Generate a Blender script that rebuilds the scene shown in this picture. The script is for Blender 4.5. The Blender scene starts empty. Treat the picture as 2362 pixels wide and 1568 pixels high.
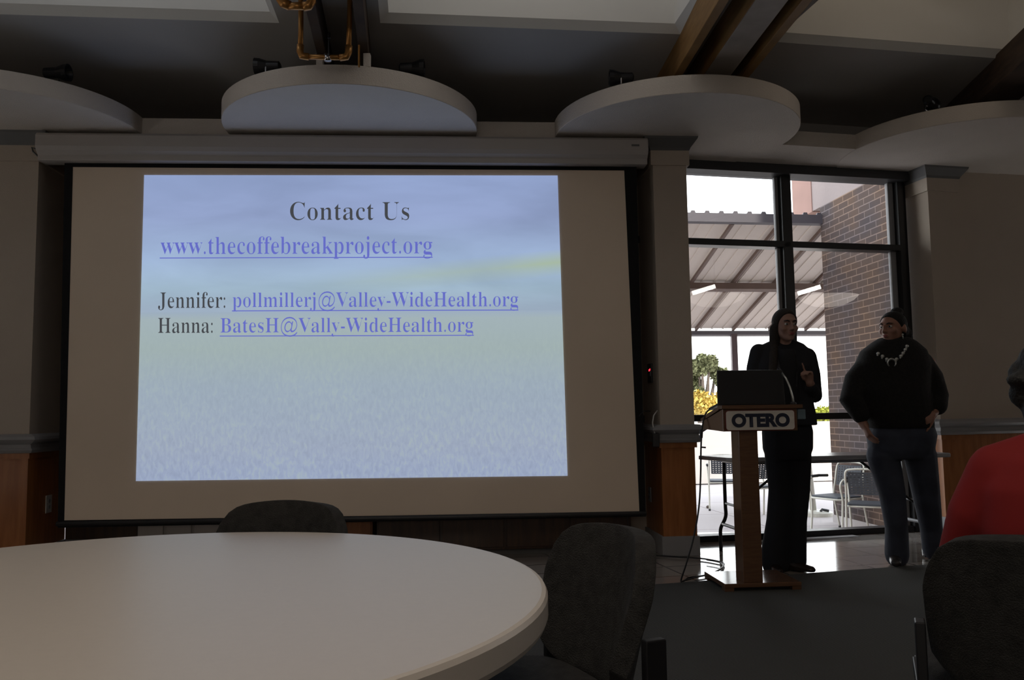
import bpy, bmesh, math, random
from mathutils import Vector, Matrix, noise
random.seed(7)
SC = bpy.context.scene
COL = SC.collection
# ---------------------------------------------------------------- camera
FPX, PITCH, ROLL, HC = 1950.0, math.radians(4.9), math.radians(0.78), 1.08
FW = Vector((0, math.cos(PITCH), math.sin(PITCH)))
_r0 = Vector((1, 0, 0)); _u0 = Vector((0, -math.sin(PITCH), math.cos(PITCH)))
RT = _r0*math.cos(ROLL)-_u0*math.sin(ROLL); UP = _r0*math.sin(ROLL)+_u0*math.cos(ROLL)
CAM = Vector((0, 0, HC))
cd = bpy.data.cameras.new('camera'); cam = bpy.data.objects.new('camera', cd); COL.objects.link(cam)
cd.sensor_fit = 'HORIZONTAL'; cd.sensor_width = 36; cd.lens = FPX/2362*36; cd.clip_start = .05; cd.clip_end = 400
cam.matrix_world = Matrix((( RT.x, UP.x, -FW.x, CAM.x), (RT.y, UP.y, -FW.y, CAM.y), (RT.z, UP.z, -FW.z, CAM.z), (0, 0, 0, 1)))
SC.camera = cam
def ray(x, y): return FW*FPX+RT*(x-1181)+UP*(784-y)
def onz(x, y, z=0.): d = ray(x, y); return CAM+d*((z-HC)/d.z)
def ony(x, y, Y): d = ray(x, y); return CAM+d*(Y/d.y)
def onpl(x, y, p, n): d = ray(x, y); p = Vector(p); n = Vector(n); return CAM+d*((p-CAM).dot(n)/d.dot(n))
# ---------------------------------------------------------------- world, sun, daylight, exposure
SC.view_settings.view_transform = 'Standard'; SC.view_settings.look = 'None'
SC.view_settings.exposure = 0.0; SC.view_settings.gamma = 1.0; SC.view_settings.use_curve_mapping = False
w = bpy.data.worlds.new('sky'); SC.world = w; w.use_nodes = True
nt = w.node_tree; bg = nt.nodes['Background']
tc = nt.nodes.new('ShaderNodeTexCoord'); sx = nt.nodes.new('ShaderNodeSeparateXYZ'); cr = nt.nodes.new('ShaderNodeValToRGB')
nt.links.new(tc.outputs['Generated'], sx.inputs[0]); nt.links.new(sx.outputs['Z'], cr.inputs[0]); nt.links.new(cr.outputs[0], bg.inputs[0])
cr.color_ramp.elements[0].color = (1, .99, .97, 1); cr.color_ramp.elements[1].position = .5; cr.color_ramp.elements[1].color = (.80, .88, 1, 1)
bg.inputs[1].default_value = 4.0
sd = bpy.data.lights.new('sun', 'SUN'); sd.energy = 5.0; sd.angle = math.radians(2); sd.color = (1, .93, .84)
so = bpy.data.objects.new('sun', sd); COL.objects.link(so)
_sd = Vector((-.35, .94, -.66)).normalized(); so.rotation_euler = _sd.to_track_quat('-Z', 'Y').to_euler()
def area(name, loc, size, sizey, power, color, direction):
    l = bpy.data.lights.new(name, 'AREA'); l.shape = 'RECTANGLE'; l.size = size; l.size_y = sizey; l.energy = power; l.color = color
    o = bpy.data.objects.new(name, l); COL.objects.link(o); o.location = loc
    o.rotation_euler = Vector(direction).to_track_quat('-Z', 'Y').to_euler(); return o
# daylight in the two wells over the front, added unseen fill over the tables and before the closed rear wall
area('skylight_daylight', (-2.35, 4.3, 4.55), 1.3, 1.2, 3.2, (.92, .95, 1), (0, .25, -1))
area('skylight_daylight', (0.15, 4.5, 4.55), 1.6, 1.2, 4.2, (1, .96, .92), (0, .25, -1))
area('skylight_daylight', (2.7, 4.75, 4.55), 1.4, 1.2, 2.4, (1, .84, .66), (0, .25, -1))
area('rear_top_fill', (-.2, 0.6, 4.5), 2.6, 1.6, 44, (1, .87, .75), (0, 0, -1))
area('rear_wall_fill', (-1.0, -4.75, 1.8), 3.2, 1.6, 27, (1, .89, .78), (.05, 1, -.05))
# ---------------------------------------------------------------- materials
MAT = {}
def mat(name, col, rough=.6, metal=0., spec=.5, noise_s=None, noise_a=.15, bump=None, bump_s=80, coat=0, emit=None, emit_s=0, alt=None):
    if name in MAT: return MAT[name]
    m = bpy.data.materials.new(name); m.use_nodes = True; t = m.node_tree; b = t.nodes['Principled BSDF']
    b.inputs['Base Color'].default_value = (*col, 1); b.inputs['Roughness'].default_value = rough
    b.inputs['Metallic'].default_value = metal; b.inputs['Specular IOR Level'].default_value = spec
    b.inputs['Coat Weight'].default_value = coat
    if emit: b.inputs['Emission Color'].default_value = (*emit, 1); b.inputs['Emission Strength'].default_value = emit_s
    c = t.nodes.new('ShaderNodeTexCoord')
    if noise_s:
        n = t.nodes.new('ShaderNodeTexNoise'); n.inputs['Scale'].default_value = noise_s; n.inputs['Detail'].default_value = 4
        t.links.new(c.outputs['Object'], n.inputs['Vector'])
        mx = t.nodes.new('ShaderNodeMix'); mx.data_type = 'RGBA'
        a2 = alt or tuple(max(0, v*(1-2*noise_a)) for v in col)
        mx.inputs['A'].default_value = (*a2, 1); mx.inputs['B'].default_value = (*tuple(v*(1+noise_a) for v in col), 1)
        t.links.new(n.outputs['Fac'], mx.inputs['Factor']); t.links.new(mx.outputs['Result'], b.inputs['Base Color'])
    if bump:
        n2 = t.nodes.new('ShaderNodeTexNoise'); n2.inputs['Scale'].default_value = bump_s; n2.inputs['Detail'].default_value = 3
        t.links.new(c.outputs['Object'], n2.inputs['Vector'])
        bp = t.nodes.new('ShaderNodeBump'); bp.inputs['Strength'].default_value = bump; bp.inputs['Distance'].default_value = .01
        t.links.new(n2.outputs['Fac'], bp.inputs['Height']); t.links.new(bp.outputs['Normal'], b.inputs['Normal'])
    MAT[name] = m; return m
def wood(name, c1, c2, rough=.35, scale=(1, 1, 12), coat=.3):
    m = bpy.data.materials.new(name); m.use_nodes = True; t = m.node_tree; b = t.nodes['Principled BSDF']
    c = t.nodes.new('ShaderNodeTexCoord'); mp = t.nodes.new('ShaderNodeMapping'); mp.inputs['Scale'].default_value = scale
    n = t.nodes.new('ShaderNodeTexNoise'); n.inputs['Scale'].default_value = 5; n.inputs['Detail'].default_value = 6
    r = t.nodes.new('ShaderNodeValToRGB'); r.color_ramp.elements[0].color = (*c1, 1); r.color_ramp.elements[1].color = (*c2, 1)
    r.color_ramp.elements[0].position = .35; r.color_ramp.elements[1].position = .65
    t.links.new(c.outputs['Object'], mp.inputs[0]); t.links.new(mp.outputs[0], n.inputs['Vector']); t.links.new(n.outputs['Fac'], r.inputs[0])
    t.links.new(r.outputs[0], b.inputs['Base Color']); b.inputs['Roughness'].default_value = rough; b.inputs['Coat Weight'].default_value = coat
    b.inputs['Coat Roughness'].default_value = .15
    MAT[name] = m; return m
mat('wall_paint', (.50, .43, .36), .85, noise_s=3, noise_a=.05, bump=.25, bump_s=160)
mat('ceiling_paint', (.42, .40, .37), .9, noise_s=2, noise_a=.05)
mat('ceiling_dark', (.46, .44, .42), .9, noise_s=2, noise_a=.06)
mat('plaster', (.66, .60, .54), .9, noise_s=4, noise_a=.04, bump=.5, bump_s=120)
mat('well_paint', (.75, .74, .71), .9, noise_s=4, noise_a=.03)
mat('trim_grey', (.30, .30, .31), .45, noise_s=6, noise_a=.05)
mat('head_dark', (.03, .03, .033), .5, noise_s=6, noise_a=.05)
mat('trim_dark', (.13, .13, .13), .5, noise_s=6, noise_a=.08)
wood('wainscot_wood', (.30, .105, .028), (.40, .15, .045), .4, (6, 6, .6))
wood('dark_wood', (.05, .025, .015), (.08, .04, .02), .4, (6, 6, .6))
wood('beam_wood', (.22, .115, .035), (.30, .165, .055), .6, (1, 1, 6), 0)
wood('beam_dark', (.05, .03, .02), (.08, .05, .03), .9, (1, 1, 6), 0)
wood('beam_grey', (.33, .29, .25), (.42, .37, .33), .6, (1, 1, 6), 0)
wood('lectern_wood', (.13, .065, .037), (.16, .082, .044), .22, (2, 2, 14), .6)
mat('black_metal', (.012, .012, .014), .35, noise_s=8, noise_a=.1)
mat('black_fabric', (.006, .006, .007), .95, noise_s=30, noise_a=.3)
mat('screen_cloth', (.84, .70, .56), .9, noise_s=2, noise_a=.04)
mat('housing', (.47, .44, .42), .5, noise_s=3, noise_a=.04)
mat('table_laminate', (.60, .55, .49), .38, noise_s=60, noise_a=.02)
mat('table_white', (.40, .40, .41), .25, noise_s=20, noise_a=.03)
mat('table_edge', (.42, .37, .33), .5, noise_s=20, noise_a=.03)
mat('chair_fabric', (.030, .029, .027), .95, noise_s=38, noise_a=.55, bump=.5, bump_s=300)
mat('copper', (.55, .27, .08), .35, .7, noise_s=5, noise_a=.15)
mat('chrome', (.7, .7, .72), .18, 1, noise_s=5, noise_a=.05)
mat('white_plastic', (.62, .61, .58), .4, noise_s=10, noise_a=.02)
mat('grey_plastic', (.30, .31, .33), .35, noise_s=10, noise_a=.05)
mat('dark_plastic', (.02, .02, .022), .4, noise_s=10, noise_a=.1)
mat('sign_white', (.72, .68, .62), .5, noise_s=10, noise_a=.02)
mat('sign_ink', (.02, .025, .05), .5, noise_s=10, noise_a=.02)
mat('sign_red', (.16, .03, .02), .5, noise_s=10, noise_a=.05)
mat('red_led', (.5, .02, .02), .4, noise_s=5, emit=(1, .03, .05), emit_s=2.5)
mat('skin', (.32, .16, .11), .5, noise_s=25, noise_a=.07)
mat('skin_pale', (.32, .18, .135), .5, noise_s=25, noise_a=.07)
mat('lips', (.30, .08, .07), .4, noise_s=30, noise_a=.05)
mat('eye_white', (.6, .58, .55), .2, noise_s=5, noise_a=.02)
mat('eye_dark', (.02, .012, .01), .1, noise_s=5, noise_a=.02)
mat('hair_dark', (.006, .005, .0045), .8, noise_s=60, noise_a=.5, bump=.6, bump_s=90)
mat('hair_brown', (.022, .014, .010), .8, noise_s=60, noise_a=.5, bump=.6, bump_s=90)
mat('hair_grey', (.018, .018, .016), .7, noise_s=30, noise_a=.5, bump=.9, bump_s=60)
mat('jacket', (.010, .011, .016), .85, noise_s=20, noise_a=.2)
mat('shirt', (.006, .006, .009), .85, noise_s=20, noise_a=.2)
mat('trousers', (.007, .008, .013), .85, noise_s=12, noise_a=.2)
mat('scarf', (.04, .04, .045), .9, noise_s=18, noise_a=.7)
mat('sweater', (.011, .010, .009), .95, noise_s=60, noise_a=.5, bump=.6, bump_s=150)
mat('denim', (.045, .053, .08), .85, noise_s=6, noise_a=.4)
mat('red_cloth', (.24, .008, .008), .85, noise_s=5, noise_a=.12)
mat('shoe', (.02, .012, .01), .25, noise_s=10, noise_a=.2)
mat('boot_grey', (.05, .045, .045), .25, noise_s=20, noise_a=.5)
mat('silver', (.62, .64, .62), .3, .8, noise_s=30, noise_a=.1)
mat('concrete', (.42, .385, .375), .85, noise_s=1.2, noise_a=.08)
mat('cream_wall', (.78, .70, .62), .9, noise_s=1, noise_a=.03)
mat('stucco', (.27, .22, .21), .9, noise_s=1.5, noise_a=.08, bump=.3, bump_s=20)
mat('pink_brick', (.30, .18, .15), .9, noise_s=3, noise_a=.12)
mat('roof_metal', (.56, .485, .43), .6, noise_s=2, noise_a=.06)
mat('roof_rib', (.11, .065, .05), .6, noise_s=6, noise_a=.15)
mat('fascia', (.07, .06, .07), .5, noise_s=6, noise_a=.1)
mat('post_brown', (.08, .05, .055), .5, noise_s=6, noise_a=.2)
mat('patio_frame', (.62, .60, .52), .4, noise_s=8, noise_a=.04)
mat('patio_seat', (.05, .056, .068), .6, noise_s=20, noise_a=.1)
mat('leaf_green', (.17, .18, .085), .8, noise_s=1.2, noise_a=.35)
mat('leaf_yellow', (.70, .52, .13), .8, noise_s=1.2, noise_a=.3)
mat('leaf_lime', (.40, .42, .05), .8, noise_s=1.2, noise_a=.3)
mat('bark', (.13, .10, .08), .9, noise_s=6, noise_a=.3)
def special():
    # carpet: ribbed tiles
    m = bpy.data.materials.new('carpet_pile'); m.use_nodes = True; t = m.node_tree; b = t.nodes['Principled BSDF']; L = t.links.new
    c = t.nodes.new('ShaderNodeTexCoord')
    wv = t.nodes.new('ShaderNodeTexWave'); wv.inputs['Scale'].default_value = 22; wv.inputs['Distortion'].default_value = 1.5; wv.inputs['Detail'].default_value = 2
    mp = t.nodes.new('ShaderNodeMapping'); mp.inputs['Rotation'].default_value = (0, 0, math.radians(-35))
    L(c.outputs['Object'], mp.inputs[0]); L(mp.outputs[0], wv.inputs['Vector'])
    n = t.nodes.new('ShaderNodeTexNoise'); n.inputs['Scale'].default_value = 260; L(c.outputs['Object'], n.inputs['Vector'])
    mu = t.nodes.new('ShaderNodeMath'); mu.operation = 'MULTIPLY'; L(wv.outputs['Fac'], mu.inputs[0]); L(n.outputs['Fac'], mu.inputs[1])
    r = t.nodes.new('ShaderNodeValToRGB'); r.color_ramp.elements[0].color = (.026, .026, .024, 1); r.color_ramp.elements[1].color = (.085, .083, .074, 1); r.color_ramp.elements[1].position = .6
    L(mu.outputs[0], r.inputs[0]); L(r.outputs[0], b.inputs['Base Color']); b.inputs['Roughness'].default_value = .95
    bp = t.nodes.new('ShaderNodeBump'); bp.inputs['Strength'].default_value = .6; bp.inputs['Distance'].default_value = .004; L(mu.outputs[0], bp.inputs['Height']); L(bp.outputs[0], b.inputs['Normal'])
    MAT['carpet_pile'] = m
    # floor tile
    m = bpy.data.materials.new('floor_tile'); m.use_nodes = True; t = m.node_tree; b = t.nodes['Principled BSDF']; L = t.links.new
    c = t.nodes.new('ShaderNodeTexCoord'); mp = t.nodes.new('ShaderNodeMapping'); mp.inputs['Rotation'].default_value = (0, 0, math.radians(-12.5)); L(c.outputs['Object'], mp.inputs[0])
    br = t.nodes.new('ShaderNodeTexBrick'); br.offset = 0; br.inputs['Scale'].default_value = 1; br.inputs['Brick Width'].default_value = .33; br.inputs['Row Height'].default_value = .33
    br.inputs['Mortar Size'].default_value = .008; br.inputs['Color1'].default_value = (.40, .35, .31, 1); br.inputs['Color2'].default_value = (.35, .31, .27, 1); br.inputs['Mortar'].default_value = (.12, .10, .09, 1)
    L(mp.outputs[0], br.inputs['Vector']); L(br.outputs['Color'], b.inputs['Base Color'])
    n = t.nodes.new('ShaderNodeTexNoise'); n.inputs['Scale'].default_value = 9; L(c.outputs['Object'], n.inputs['Vector'])
    mr = t.nodes.new('ShaderNodeMapRange'); mr.inputs['To Min'].default_value = .07; mr.inputs['To Max'].default_value = .14; L(n.outputs['Fac'], mr.inputs[0]); L(mr.outputs[0], b.inputs['Roughness'])
    b.inputs['Coat Weight'].default_value = .3; b.inputs['Coat Roughness'].default_value = .08; b.inputs['Specular IOR Level'].default_value = .7
    bp = t.nodes.new('ShaderNodeBump'); bp.invert = True; bp.inputs['Strength'].default_value = 1.; bp.inputs['Distance'].default_value = .004; L(br.outputs['Fac'], bp.inputs['Height']); L(bp.outputs[0], b.inputs['Normal'])
    MAT['floor_tile'] = m
    # brick (object coords: x along the wall, z up)
    m = bpy.data.materials.new('brick'); m.use_nodes = True; t = m.node_tree; b = t.nodes['Principled BSDF']; L = t.links.new
    c = t.nodes.new('ShaderNodeTexCoord'); s = t.nodes.new('ShaderNodeSeparateXYZ'); cb = t.nodes.new('ShaderNodeCombineXYZ')
    ad = t.nodes.new('ShaderNodeMath'); ad.operation = 'ADD'
    L(c.outputs['Object'], s.inputs[0]); L(s.outputs['X'], ad.inputs[0]); L(s.outputs['Y'], ad.inputs[1]); L(ad.outputs[0], cb.inputs[0]); L(s.outputs['Z'], cb.inputs[1])
    br = t.nodes.new('ShaderNodeTexBrick'); br.inputs['Scale'].default_value = 1; br.inputs['Brick Width'].default_value = .26; br.inputs['Row Height'].default_value = .084
    br.inputs['Mortar Size'].default_value = .007; br.inputs['Color1'].default_value = (.068, .047, .036, 1); br.inputs['Color2'].default_value = (.050, .036, .032, 1); br.inputs['Mortar'].default_value = (.165, .13, .11, 1)
    L(cb.outputs[0], br.inputs['Vector'])
    n = t.nodes.new('ShaderNodeTexNoise'); n.inputs['Scale'].default_value = 1.3; L(cb.outputs[0], n.inputs['Vector'])
    r = t.nodes.new('ShaderNodeValToRGB'); r.color_ramp.elements[0].color = (.85, .85, 1, 1); r.color_ramp.elements[1].color = (1.25, 1.0, .8, 1); r.color_ramp.elements[0].position = .4; r.color_ramp.elements[1].position = .62; L(n.outputs['Fac'], r.inputs[0])
    mx = t.nodes.new('ShaderNodeMix'); mx.data_type = 'RGBA'; mx.blend_type = 'MULTIPLY'; mx.inputs['Factor'].default_value = 1
    L(br.outputs['Color'], mx.inputs['A']); L(r.outputs[0], mx.inputs['B']); L(mx.outputs['Result'], b.inputs['Base Color']); b.inputs['Roughness'].default_value = .9
    bp = t.nodes.new('ShaderNodeBump'); bp.invert = True; bp.inputs['Strength'].default_value = .5; bp.inputs['Distance'].default_value = .01; L(br.outputs['Fac'], bp.inputs['Height']); L(bp.outputs[0], b.inputs['Normal'])
    MAT['brick'] = m
    # patio paving with joints
    m = bpy.data.materials.new('paving'); m.use_nodes = True; t = m.node_tree; b = t.nodes['Principled BSDF']; L = t.links.new
    c = t.nodes.new('ShaderNodeTexCoord'); mp = t.nodes.new('ShaderNodeMapping'); mp.inputs['Rotation'].default_value = (0, 0, math.radians(-8)); L(c.outputs['Object'], mp.inputs[0])
    br = t.nodes.new('ShaderNodeTexBrick'); br.offset = 0; br.inputs['Scale'].default_value = 1; br.inputs['Brick Width'].default_value = 2.4; br.inputs['Row Height'].default_value = 1.5
    br.inputs['Mortar Size'].default_value = .012; br.inputs['Color1'].default_value = (.52, .465, .45, 1); br.inputs['Color2'].default_value = (.48, .43, .42, 1); br.inputs['Mortar'].default_value = (.26, .22, .22, 1)
    L(mp.outputs[0], br.inputs['Vector']); L(br.outputs['Color'], b.inputs['Base Color']); b.inputs['Roughness'].default_value = .85
    MAT['paving'] = m
    # thin window glass
    m = bpy.data.materials.new('window_glass'); m.use_nodes = True; t = m.node_tree; t.nodes.clear(); L = t.links.new
    o = t.nodes.new('ShaderNodeOutputMaterial'); tr = t.nodes.new('ShaderNodeBsdfTransparent'); gl = t.nodes.new('ShaderNodeBsdfGlossy'); gl.inputs['Roughness'].default_value = .0
    tr.inputs[0].default_value = (.93, .95, .94, 1); fr = t.nodes.new('ShaderNodeFresnel'); fr.inputs[0].default_value = 1.55
    mu = t.nodes.new('ShaderNodeMath'); mu.operation = 'MULTIPLY'; mu.inputs[1].default_value = 1.6; mx = t.nodes.new('ShaderNodeMixShader')
    L(fr.outputs[0], mu.inputs[0]); L(mu.outputs[0], mx.inputs[0]); L(tr.outputs[0], mx.inputs[1]); L(gl.outputs[0], mx.inputs[2]); L(mx.outputs[0], o.inputs[0])
    MAT['window_glass'] = m
special()
# ---------------------------------------------------------------- helpers
class MB:
    def __init__(s): s.bm = bmesh.new()
    def box(s, c, size, rz=0, M=None):
        mtx = (M or Matrix()) @ Matrix.Translation(c) @ Matrix.Rotation(rz, 4, 'Z') @ Matrix.Diagonal((*size, 1))
        bmesh.ops.create_cube(s.bm, size=1, matrix=mtx); return s
    def b2(s, a, b, M=None):
        a = Vector(a); b = Vector(b); return s.box((a+b)/2, tuple(abs(v) for v in (b-a)), 0, M)
    def prism(s, pts, z0, z1, M=None):
        M = M or Matrix(); n = len(pts)
        lo = [s.bm.verts.new(M @ Vector((p[0], p[1], z0))) for p in pts]; hi = [s.bm.verts.new(M @ Vector((p[0], p[1], z1))) for p in pts]
        s.bm.faces.new(lo[::-1]); s.bm.faces.new(hi)
        for i in range(n): s.bm.faces.new((lo[i], lo[(i+1) % n], hi[(i+1) % n], hi[i]))
        return s
    def hull(s, pts):
        vs = [s.bm.verts.new(Vector(p)) for p in pts]; bmesh.ops.convex_hull(s.bm, input=vs); return s
    def face(s, pts): s.bm.faces.new([s.bm.verts.new(Vector(p)) for p in pts]); return s
    def sweep(s, prof, path, closed_prof=True):
        """profile (v,z) swept along plan path [(x,y,nx,ny)]: point = p + n*v at height z"""
        rows = [[s.bm.verts.new((p[0]+p[2]*v, p[1]+p[3]*v, z)) for v, z in prof] for p in path]
        n = len(prof)
        for a, b in zip(rows[:-1], rows[1:]):
            for i in range(n if closed_prof else n-1): s.bm.faces.new((a[i], b[i], b[(i+1) % n], a[(i+1) % n]))
        if closed_prof: s.bm.faces.new(rows[0][::-1]); s.bm.faces.new(rows[-1])
        return s
    def tube(s, pts, r, seg=10, flat=None, cap=True):
        pts = [Vector(p) for p in pts]; n = len(pts)
        rs = r if isinstance(r, (list, tuple)) else [r]*n
        rows = []; prev = None
        for i, p in enumerate(pts):
            d = (pts[min(i+1, n-1)]-pts[max(i-1, 0)])
            d = d.normalized() if d.length > 1e-9 else Vector((0, 0, 1))
            if prev is None:
                a = Vector((1, 0, 0)) if abs(d.x) < .9 else Vector((0, 1, 0))
                a = (a-d*a.dot(d)).normalized()
            else: a = (prev-d*prev.dot(d)).normalized()
            prev = a; b = d.cross(a)
            ri = rs[i]; ra, rb = ri if isinstance(ri, (tuple, list)) else (ri, ri)
            rows.append([s.bm.verts.new(p+a*(ra*math.cos(t))+b*(rb*math.sin(t))) for t in [2*math.pi*k/seg for k in range(seg)]])
        for A, B in zip(rows[:-1], rows[1:]):
            for k in range(seg): s.bm.faces.new((A[k], A[(k+1) % seg], B[(k+1) % seg], B[k]))
        if cap: s.bm.faces.new(rows[0][::-1]); s.bm.faces.new(rows[-1])
        return s
    def ball(s, c, r, M=None, seg=16):
        r = r if isinstance(r, (tuple, list)) else (r, r, r)
        mtx = (Matrix.Translation(c) @ (M or Matrix()) @ Matrix.Diagonal((*r, 1)))
        bmesh.ops.create_uvsphere(s.bm, u_segments=seg, v_segments=seg//2+2, radius=1, matrix=mtx); return s
    def lathe(s, prof, c=(0, 0, 0), seg=32, M=None):
        M = M or Matrix(); c = Vector(c)
        rows = [[s.bm.verts.new(M @ (c+Vector((r*math.cos(t), r*math.sin(t), z)))) for t in [2*math.pi*k/seg for k in range(seg)]] for r, z in prof]
        for A, B in zip(rows[:-1], rows[1:]):
            for k in range(seg): s.bm.faces.new((A[k], A[(k+1) % seg], B[(k+1) % seg], B[k]))
        s.bm.faces.new(rows[0][::-1]); s.bm.faces.new(rows[-1]); return s
    def limb(s, pts, rads, seg=14):
        """closed tapered limb with round ends, for remeshing"""
        s.tube(pts, rads, seg)
        for p, r in ((pts[0], rads[0]), (pts[-1], rads[-1])):
            s.ball(p, (r if not isinstance(r, tuple) else min(r))*.98, seg=12)
        return s
    def build(s, name, m, parent=None, smooth=False, bevel=0, subsurf=0, solid=0, remesh=0, relax=4, fixn=True):
        if fixn: bmesh.ops.recalc_face_normals(s.bm, faces=s.bm.faces[:])
        me = bpy.data.meshes.new(name); s.bm.to_mesh(me); s.bm.free(); me.materials.append(MAT[m] if isinstance(m, str) else m)
        o = bpy.data.objects.new(name, me); COL.objects.link(o)
        if parent: o.parent = parent
        if remesh:
            r = o.modifiers.new('r', 'REMESH'); r.mode = 'VOXEL'; r.voxel_size = remesh; r.use_smooth_shade = True
            if relax: sm = o.modifiers.new('s', 'SMOOTH'); sm.factor = .5; sm.iterations = relax
            dg = bpy.context.evaluated_depsgraph_get(); dg.update()
            me2 = bpy.data.meshes.new_from_object(o.evaluated_get(dg)); o.modifiers.clear(); old = o.data; o.data = me2; bpy.data.meshes.remove(old)
            if not len(me2.materials): me2.materials.append(MAT[m] if isinstance(m, str) else m)
            smooth = True
        if solid: q = o.modifiers.new('solidify', 'SOLIDIFY'); q.thickness = solid; q.offset = 0
        if bevel: q = o.modifiers.new('bevel', 'BEVEL'); q.width = bevel; q.segments = 2; q.limit_method = 'ANGLE'; q.angle_limit = math.radians(40)
        if subsurf: q = o.modifiers.new('sub', 'SUBSURF'); q.levels = subsurf; q.render_levels = subsurf
        if smooth:
            for p in o.data.polygons: p.use_smooth = True
        return o
def tag(o, label, cat=None, group=None, kind=None):
    o['label'] = label
    if cat: o['category'] = cat
    if group: o['group'] = group
    if kind: o['kind'] = kind
    return o
def thing(name, label, cat, loc=(0, 0, 0), rz=0, group=None, kind=None):
    o = bpy.data.objects.new(name, None); o.empty_display_size = .1; COL.objects.link(o); o.location = loc; o.rotation_euler = (0, 0, rz)
    return tag(o, label, cat, group, kind)
def struct(o, label, cat): return tag(o, label, cat, None, 'structure')
def dup(root, loc, rz, label):
    r = root.copy(); COL.objects.link(r); r.location = loc; r.rotation_euler = (0, 0, rz); r['label'] = label
    for ch in list(root.children):
        c = ch.copy(); COL.objects.link(c); c.parent = r
        for g in ch.children: d = g.copy(); COL.objects.link(d); d.parent = c
    return r
def T(x, y, z=0, rz=0): return Matrix.Translation((x, y, z)) @ Matrix.Rotation(rz, 4, 'Z')
# ---------------------------------------------------------------- frames of the room
A1, A2, A3 = math.radians(4), math.radians(12.5), math.radians(-84.4)
S0 = Vector((1.368, 6.413, 0))     # front right corner of the middle pillar, end of the screen wall line
MS = T(S0.x, S0.y, 0, A1)          # local: x along the screen wall, y into the wall
def s_pt(x, y, v=0):
    n = MS.to_3x3() @ Vector((0, -1, 0)); p = MS @ Vector((0, v, 0)); return onpl(x, y, p, n)
W0 = Vector((1.54, 7.054, 0)); MW = T(W0.x, W0.y, 0, A2)
def w_pt(x, y, v=0):
    n = MW.to_3x3() @ Vector((0, -1, 0)); return onpl(x, y, MW @ Vector((0, v, 0)), n)
ZS = 3.18   # underside of the soffit
P0 = Vector((1.368, 6.413, 0)); MP = T(P0.x, P0.y, 0, A2)   # pillar front line on the window side
# ---------------------------------------------------------------- floor and carpet
o = MB().b2((-7, -5.2, -.1), (10, 7.6, 0)).build('floor', 'floor_tile'); struct(o, 'glossy beige square floor tiles along the window wall', 'floor')
cl = onz(1500, 1351); cr_ = onz(2100, 1307); dd = (cr_-cl).normalized()
far = cl+dd*8; left = cl-Vector((math.cos(A1), math.sin(A1), 0))*8
o = MB().prism([(left.x, left.y), (left.x, -5.1), (9.8, -5.1), (9.8, far.y), (far.x, far.y), (cl.x, cl.y)], .0, .008).build('carpet', 'carpet_pile')
tag(o, 'dark grey ribbed carpet covering the seating area', 'carpet')
# ---------------------------------------------------------------- pillars (shaft, wood panel, rail, base, capital)
PROF_RAIL = [(0, .835), (.03, .84), (.045, .86), (.03, .875), (.025, .9), (.05, .915), (.075, .935), (.07, .955), (.03, .972), (0, .975)]
def corner_path(M, x0, x1, d, closed=False):
    """around a pillar standing at local x0..x1, front at y=0, depth d: left side, front, right side"""
    k = .7071
    L = [(x0, d, -1, 0), (x0, 0, -1, -1), (x1, 0, 1, -1), (x1, d, 1, 0)]
    out = []
    for x, y, nx, ny in L:
        p = M @ Vector((x, y, 0)); n = M.to_3x3() @ Vector((nx, ny, 0)); out.append((p.x, p.y, n.x, n.y))
    return out
def pillar(M, x0, x1, d, label, capital=True, cap_h=.11):
    t = bpy.data.objects.new('pillar', None); COL.objects.link(t); struct(t, label, 'pillar')
    MB().b2((x0, 0, .97), (x1, d, ZS), M).build('shaft', 'wall_paint', t)
    MB().b2((x0+.003, .003, .14), (x1-.003, d, .84), M).build('wood_panel', 'wainscot_wood', t)
    MB().b2((x0-.012, -.012, .0), (x1+.012, d, .145), M).build('base', 'trim_grey', t, bevel=.004)
    MB().sweep([(0, .84), (.012, .84), (.012, .80), (0, .80)], corner_path(M, x0, x1, d)).build('panel_cap', 'wainscot_wood', t)
    MB().sweep([(-.01, z) if v == 0 else (v, z) for v, z in PROF_RAIL], corner_path(M, x0, x1, d)).build('chair_rail', 'trim_grey', t)
    MB().sweep([(0, 2.965), (.02, 2.965), (.02, 3.08), (0, 3.08)], corner_path(M, x0, x1, d)).build('neck_band', 'wall_paint', t)
    MB().sweep([(0, 3.08), (.022, 3.08), (.03, 3.10), (.075, 3.16), (.08, ZS-.001), (0, ZS-.001)], corner_path(M, x0, x1, d)).build('capital', 'trim_dark', t)
    return t
pillar(MS, -.262, 0, .62, 'cream pillar with orange wood lower panel between the screen and the window')
pillar(MS, -5.3, -4.84, .62, 'cream pillar with orange wood lower panel left of the screen')
MP3 = MP @ Matrix.Translation((0, .35, 0))
def mp3x(x, y): return (MP3.inverted() @ onpl(x, y, MP3 @ Vector((0, 0, 0)), MP3.to_3x3() @ Vector((0, -1, 0)))).x
pl0, pl1 = mp3x(2150, 620), mp3x(2216, 620)
pillar(MP3, pl0, pl1, .31, 'cream pillar at the right end of the window behind the woman in the sweater')
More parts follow.
